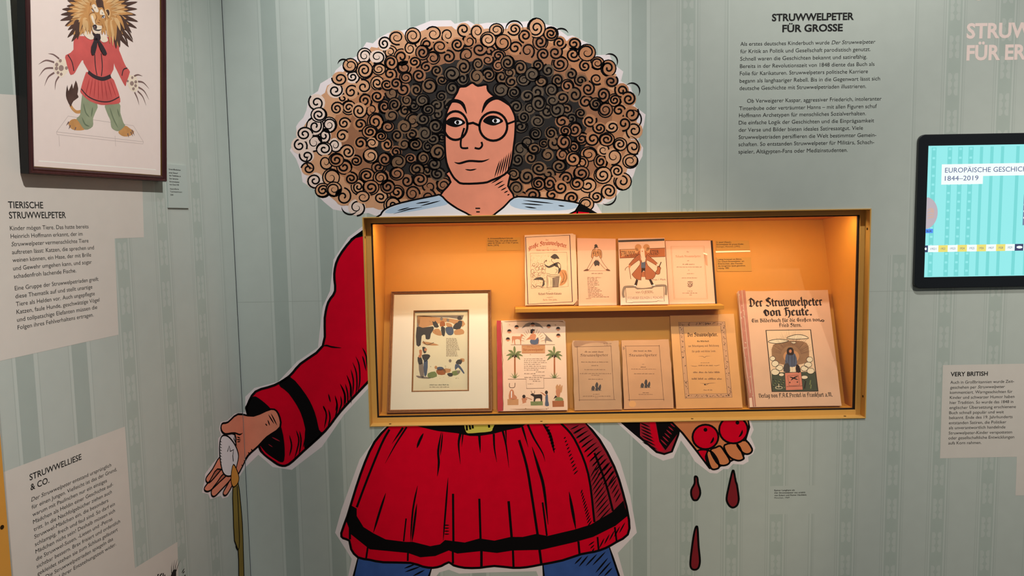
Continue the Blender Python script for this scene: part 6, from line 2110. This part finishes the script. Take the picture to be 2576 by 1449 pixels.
d.text('von O.JESERL', p[0], p[1], cC(690, 0)[0][0], 6.4, M_PRINT2, A3)
p = cC(285, 1165)[0]
d.text('J.F.SCHREIBER ESSLINGEN U. MÜNCHEN', p[0], p[1], cC(832, 0)[0][0], 6.2, M_PRINT2, A3)
d.build('imprint_lettering', vbk)
d = Deco(pl)
d.stroke(sm(cC(240, 1140, 225, 1080, 240, 1000, 270, 975, 400, 975, 430, 1000, 540, 1010, 670, 990, 690, 965, 850, 955, 878, 990, 875, 1100), False), 5.5, M_PGRY, A1)
d.outline(cC(262, 990, 400, 985, 440, 1010, 660, 1000, 700, 975, 840, 968, 852, 1195, 750, 1188, 740, 1200, 380, 1210, 360, 1218, 275, 1215), 1.0, M_PRINT, A2, M_VCOV, smooth=False)
for q_, r_ in ((cC(455, 380), (8.5, 9)), (cC(580, 380), (8.5, 9)), (cC(430, 425), (5, 7)), (cC(605, 420), (5, 7))):
    d.poly(ell(q_[0][0], q_[0][1], r_[0], r_[1], 16), M_TAN, A4)
d.poly(sm(cC(490, 410, 515, 385, 545, 400, 555, 490, 560, 560, 530, 600, 500, 570, 490, 490), True, 2), M_VCOV, A4 + .0002)
M_COAT = mat('print_coat_brown', (158, 92, 62), 0.85, 0.05, 40)
d.outline(cC(440, 500, 490, 490, 510, 600, 500, 850, 490, 872, 420, 855, 368, 800, 372, 770, 480, 640, 465, 570, 345, 660, 315, 635), .8, M_PRINT, A4, M_COAT, n=2)
d.outline(cC(580, 495, 620, 510, 750, 620, 730, 650, 590, 570, 600, 650, 715, 760, 715, 800, 680, 850, 570, 862, 560, 700), .8, M_PRINT, A4, M_COAT, n=2)
d.poly(cC(500, 600, 530, 605, 560, 590, 565, 690, 500, 690), M_PBLU, A4 + .0003)
d.poly(cC(505, 690, 560, 690, 560, 740, 535, 730, 508, 765), M_PRINT, A4 + .0004)
d.poly(cC(502, 750, 560, 740, 560, 825, 503, 825), M_COAT, A4 + .0002)
d.poly(ell(*cC(518, 435)[0], 1.8, 1.4, 8), M_PORG, A4 + .0005)
for q_ in (cC(425, 860, 455, 875, 435, 960, 395, 948), cC(615, 860, 655, 862, 695, 945, 655, 950)):
    d.poly(q_, M_PRINT, A4)
for q_ in (cC(385, 962, 410, 945, 435, 965), cC(650, 955, 690, 940, 720, 958)):
    d.poly(q_, M_WHITE, A4 + .0002)
d.stroke(sm(cC(258, 728, 262, 700, 300, 668, 318, 690, 330, 760, 345, 858), False), 1.3, M_PRINT2, A4)
d.poly(ell(*cC(325, 665)[0], 3, 4, 10), M_FLESH, A4 + .0002)
d.poly(ell(*cC(750, 640)[0], 3, 3, 10), M_VCOV, A4 + .0003)
d.outline(cC(745, 670, 770, 660, 800, 690, 790, 720, 785, 770, 760, 788, 725, 780, 720, 750, 745, 715), .9, M_PRINT, A4 + .0004, M_COAT, n=2)
d.stroke(cC(770, 680, 805, 598), 2, M_PRINT, A4 + .0006)
d.build('cover_picture', vbk)

# page copy with black backing strip: Schach-Struwwelpeter
bp = cC(925, 1248, 1652, 1242, 1584, 272, 868, 275)
pl = lean(bp[0][0], bp[0][1] - 1.5, bp[3][0], bp[3][1], 0.0016, LEDGETOP)
spg = book('printed_page', 'pinkish title page with thin framed print and a black strip along one side', pl, None, bp, 0.0, M_PINKP, M_PINKP, cat='page', cname='sheet', wob=0.0, seed=61)
d = Deco(pl)
d.poly(cC(1554, 272, 1584, 271, 1653, 1232, 1625, 1233), M_PRINT, A2)
d.poly(cC(868, 272, 1555, 268, 1555, 273, 868, 278), M_PRINT2, A2)
d.build('backing_strip', spg, label='black backing strip')
d = Deco(pl)
M_FNT = mat('faint_print', (206, 154, 126), 0.85)
M_FNT2 = mat('faint_title_print', (176, 116, 88), 0.85)
d.stroke(cC(950, 360, 1455, 355, 1510, 1160, 1000, 1165), 1.2, M_FNT, A1, closed=True)
d.stroke(cC(965, 372, 1442, 368, 1496, 1148, 1012, 1152), .7, M_FNT, A1, closed=True)
d.text('Der', cC(1192, 0)[0][0], cC(0, 452)[0][1], cC(1228, 0)[0][0], 3, M_PRINT2, A2, black=True)
d.text('Schach-Struwwelpeter.', cC(1022, 0)[0][0], cC(0, 530)[0][1], cC(1415, 0)[0][0], 5.2, M_FNT2, A2, black=True, nib=.16)
for x0_, x1_, yy, hh in ((1200, 1228, 584, 2.4), (1130, 1310, 640, 2.6), (1038, 1420, 680, 2.2), (1212, 1240, 726, 1.6), (1196, 1302, 780, 2.4), (1115, 1350, 846, 2.0), (1204, 1280, 1046, 2.2), (1130, 1366, 1076, 2.2), (1232, 1272, 1104, 2.0)):
    d.scrib(cC(x0_, 0)[0][0], cC(x1_, 0)[0][0], cC(0, yy)[0][1], hh, M_PRINT2, A2, int(yy))
for q_ in (cC(1205, 905, 1240, 895, 1285, 905), cC(1205, 920, 1225, 950, 1240, 965, 1262, 950, 1285, 920), cC(1205, 955, 1242, 980, 1282, 950), cC(1225, 915, 1265, 915), cC(1222, 935, 1268, 935)):
    d.stroke(sm(q_, False), 1.3, M_PRINT, A2)
d.build('page_print', spg)
# reflection on the page's clear sleeve, painted as a white mark
d = Deco(pl)
d.poly(cC(1445, 455, 1505, 475, 1505, 495, 1448, 475), mat('sleeve_glint_white', (255, 244, 226), 0.3), A4)
d.poly(cC(1452, 478, 1500, 494, 1512, 660, 1480, 640), M_FNT, A1)
d.build('clip', spg, label='painted white glint on the clear sleeve')

# --- caption plates on the back panel --------------------------------------------------------
M_PLATE = mat('caption_plate_olive', (196, 140, 52), 0.5)
M_PLED = mat('plate_lit_edge', (255, 236, 200), 0.2, emit=0.0, spec=0.8)
CPL = Pl(BPL.P(0, 0, 0.0014), BPL.u, BPL.v)
cR = cp(900, 520, 5.176)
for lab, pts, lines in (
        ('yellow caption plate beside the booklet with the red arched title', cR(1680, 412, 2115, 398, 2122, 568, 1682, 574),
         ((cR, 'A. Grünewald/Richard Schmidt-', 1692, 424, 2025), (cR, 'Cabanis (Hg.), _Der große Struwwel-_', 1692, 455, 2080), (cR, '_peter für Kinder von 17 bis 77 Jahren,_', 1694, 483, 2092), (cR, 'Berlin, [1874]', 1694, 512, 1835))),
        ('upper yellow caption plate beside the black-edged title page', cC(1632, 272, 2135, 270, 2152, 412, 1640, 418),
         ((cC, 'O. Jeserl (Pseud.),', 1640, 310, 1872), (cC, '_Struwwelpeter für grosse Kinder,_', 1642, 343, 2060), (cC, 'Esslingen, München, [1902]', 1648, 377, 2000))),
        ('lower yellow caption plate beside the black-edged title page', cC(1640, 528, 2165, 525, 2180, 738, 1655, 742),
         ((cC, 'Ludwig Immanuel von Bülow,', 1660, 570, 2030), (cC, '_Der Schach-Struwwelpeter: ein_', 1662, 603, 2065), (cC, '_Bilderbüchlein, allen Freunden_', 1665, 636, 2045), (cC, '_des königlichen Spiels gewidmet,_', 1668, 670, 2085), (cC, 'Leipzig, 1883', 1668, 703, 1835)))):
    q = ccw([CPL.px(*p) for p in pts])
    o = thing('caption_plate', lab, 'caption plate', tuple(CPL.P(sum(p[0] for p in q) / 4, min(p[1] for p in q), 0)), 'caption plates inside the showcase')
    slab('plate', CPL, q, -0.0013, 0.0, M_PLATE, o)
    d = Deco(CPL)
    for fn, t, x0_, y0_, x1_ in lines:
        p = fn(x0_, y0_)[0]
        d.text(t, p[0], p[1], fn(x1_, 0)[0][0], 3.5, M_PRINT, A2, off=.015)
    d.build('caption_lettering', o)
q = ccw([CPL.px(*p) for p in cC(1632, 432, 2155, 422, 2160, 444, 1634, 458)])  # light caught on a plate edge, put in as a pale strip
tag(slab('lit_edge_strip', CPL, q, -0.0013, 0.0004, M_PLED), 'thin pale strip painted as a lit plate edge between the two stacked caption plates', 'lit edge strip')


# ------------------------------------------------------------------ prints belong to the sheet or board they are printed on
UNDER = {'lion_drawing': 'sheet', 'plate_mark': 'sheet', 'scene_drawing': 'picture_sheet', 
         'cover_print': 'cover', 'cover_lettering': 'cover', 'title_lettering': 'cover', 'imprint_lettering': 'cover', 'cover_picture': 'cover', 'border_print': 'cover',
         'spine_wear': 'spine_cloth', 'title_box': 'display', 'timeline': 'display', 'coin_picture': 'display', 'picture_box': 'display', 'blue_box': 'display',
         'screw': 'rim_frame', 'belt_buckle': 'belt', 'egg_drip': 'egg', 'inner_fillet': 'mount'}


def stem_of(o):
    return o.name.split('.')[0]


for root in [o for o in COL.objects if o.parent is None]:
    kids = list(root.children)
    for k in kids:
        want = UNDER.get(stem_of(k))
        if want:
            want = (want,) if isinstance(want, str) else want
            for host in kids:
                if stem_of(host) in want:
                    k.parent = host        # every part sits at its thing's origin, so nothing moves
                    break
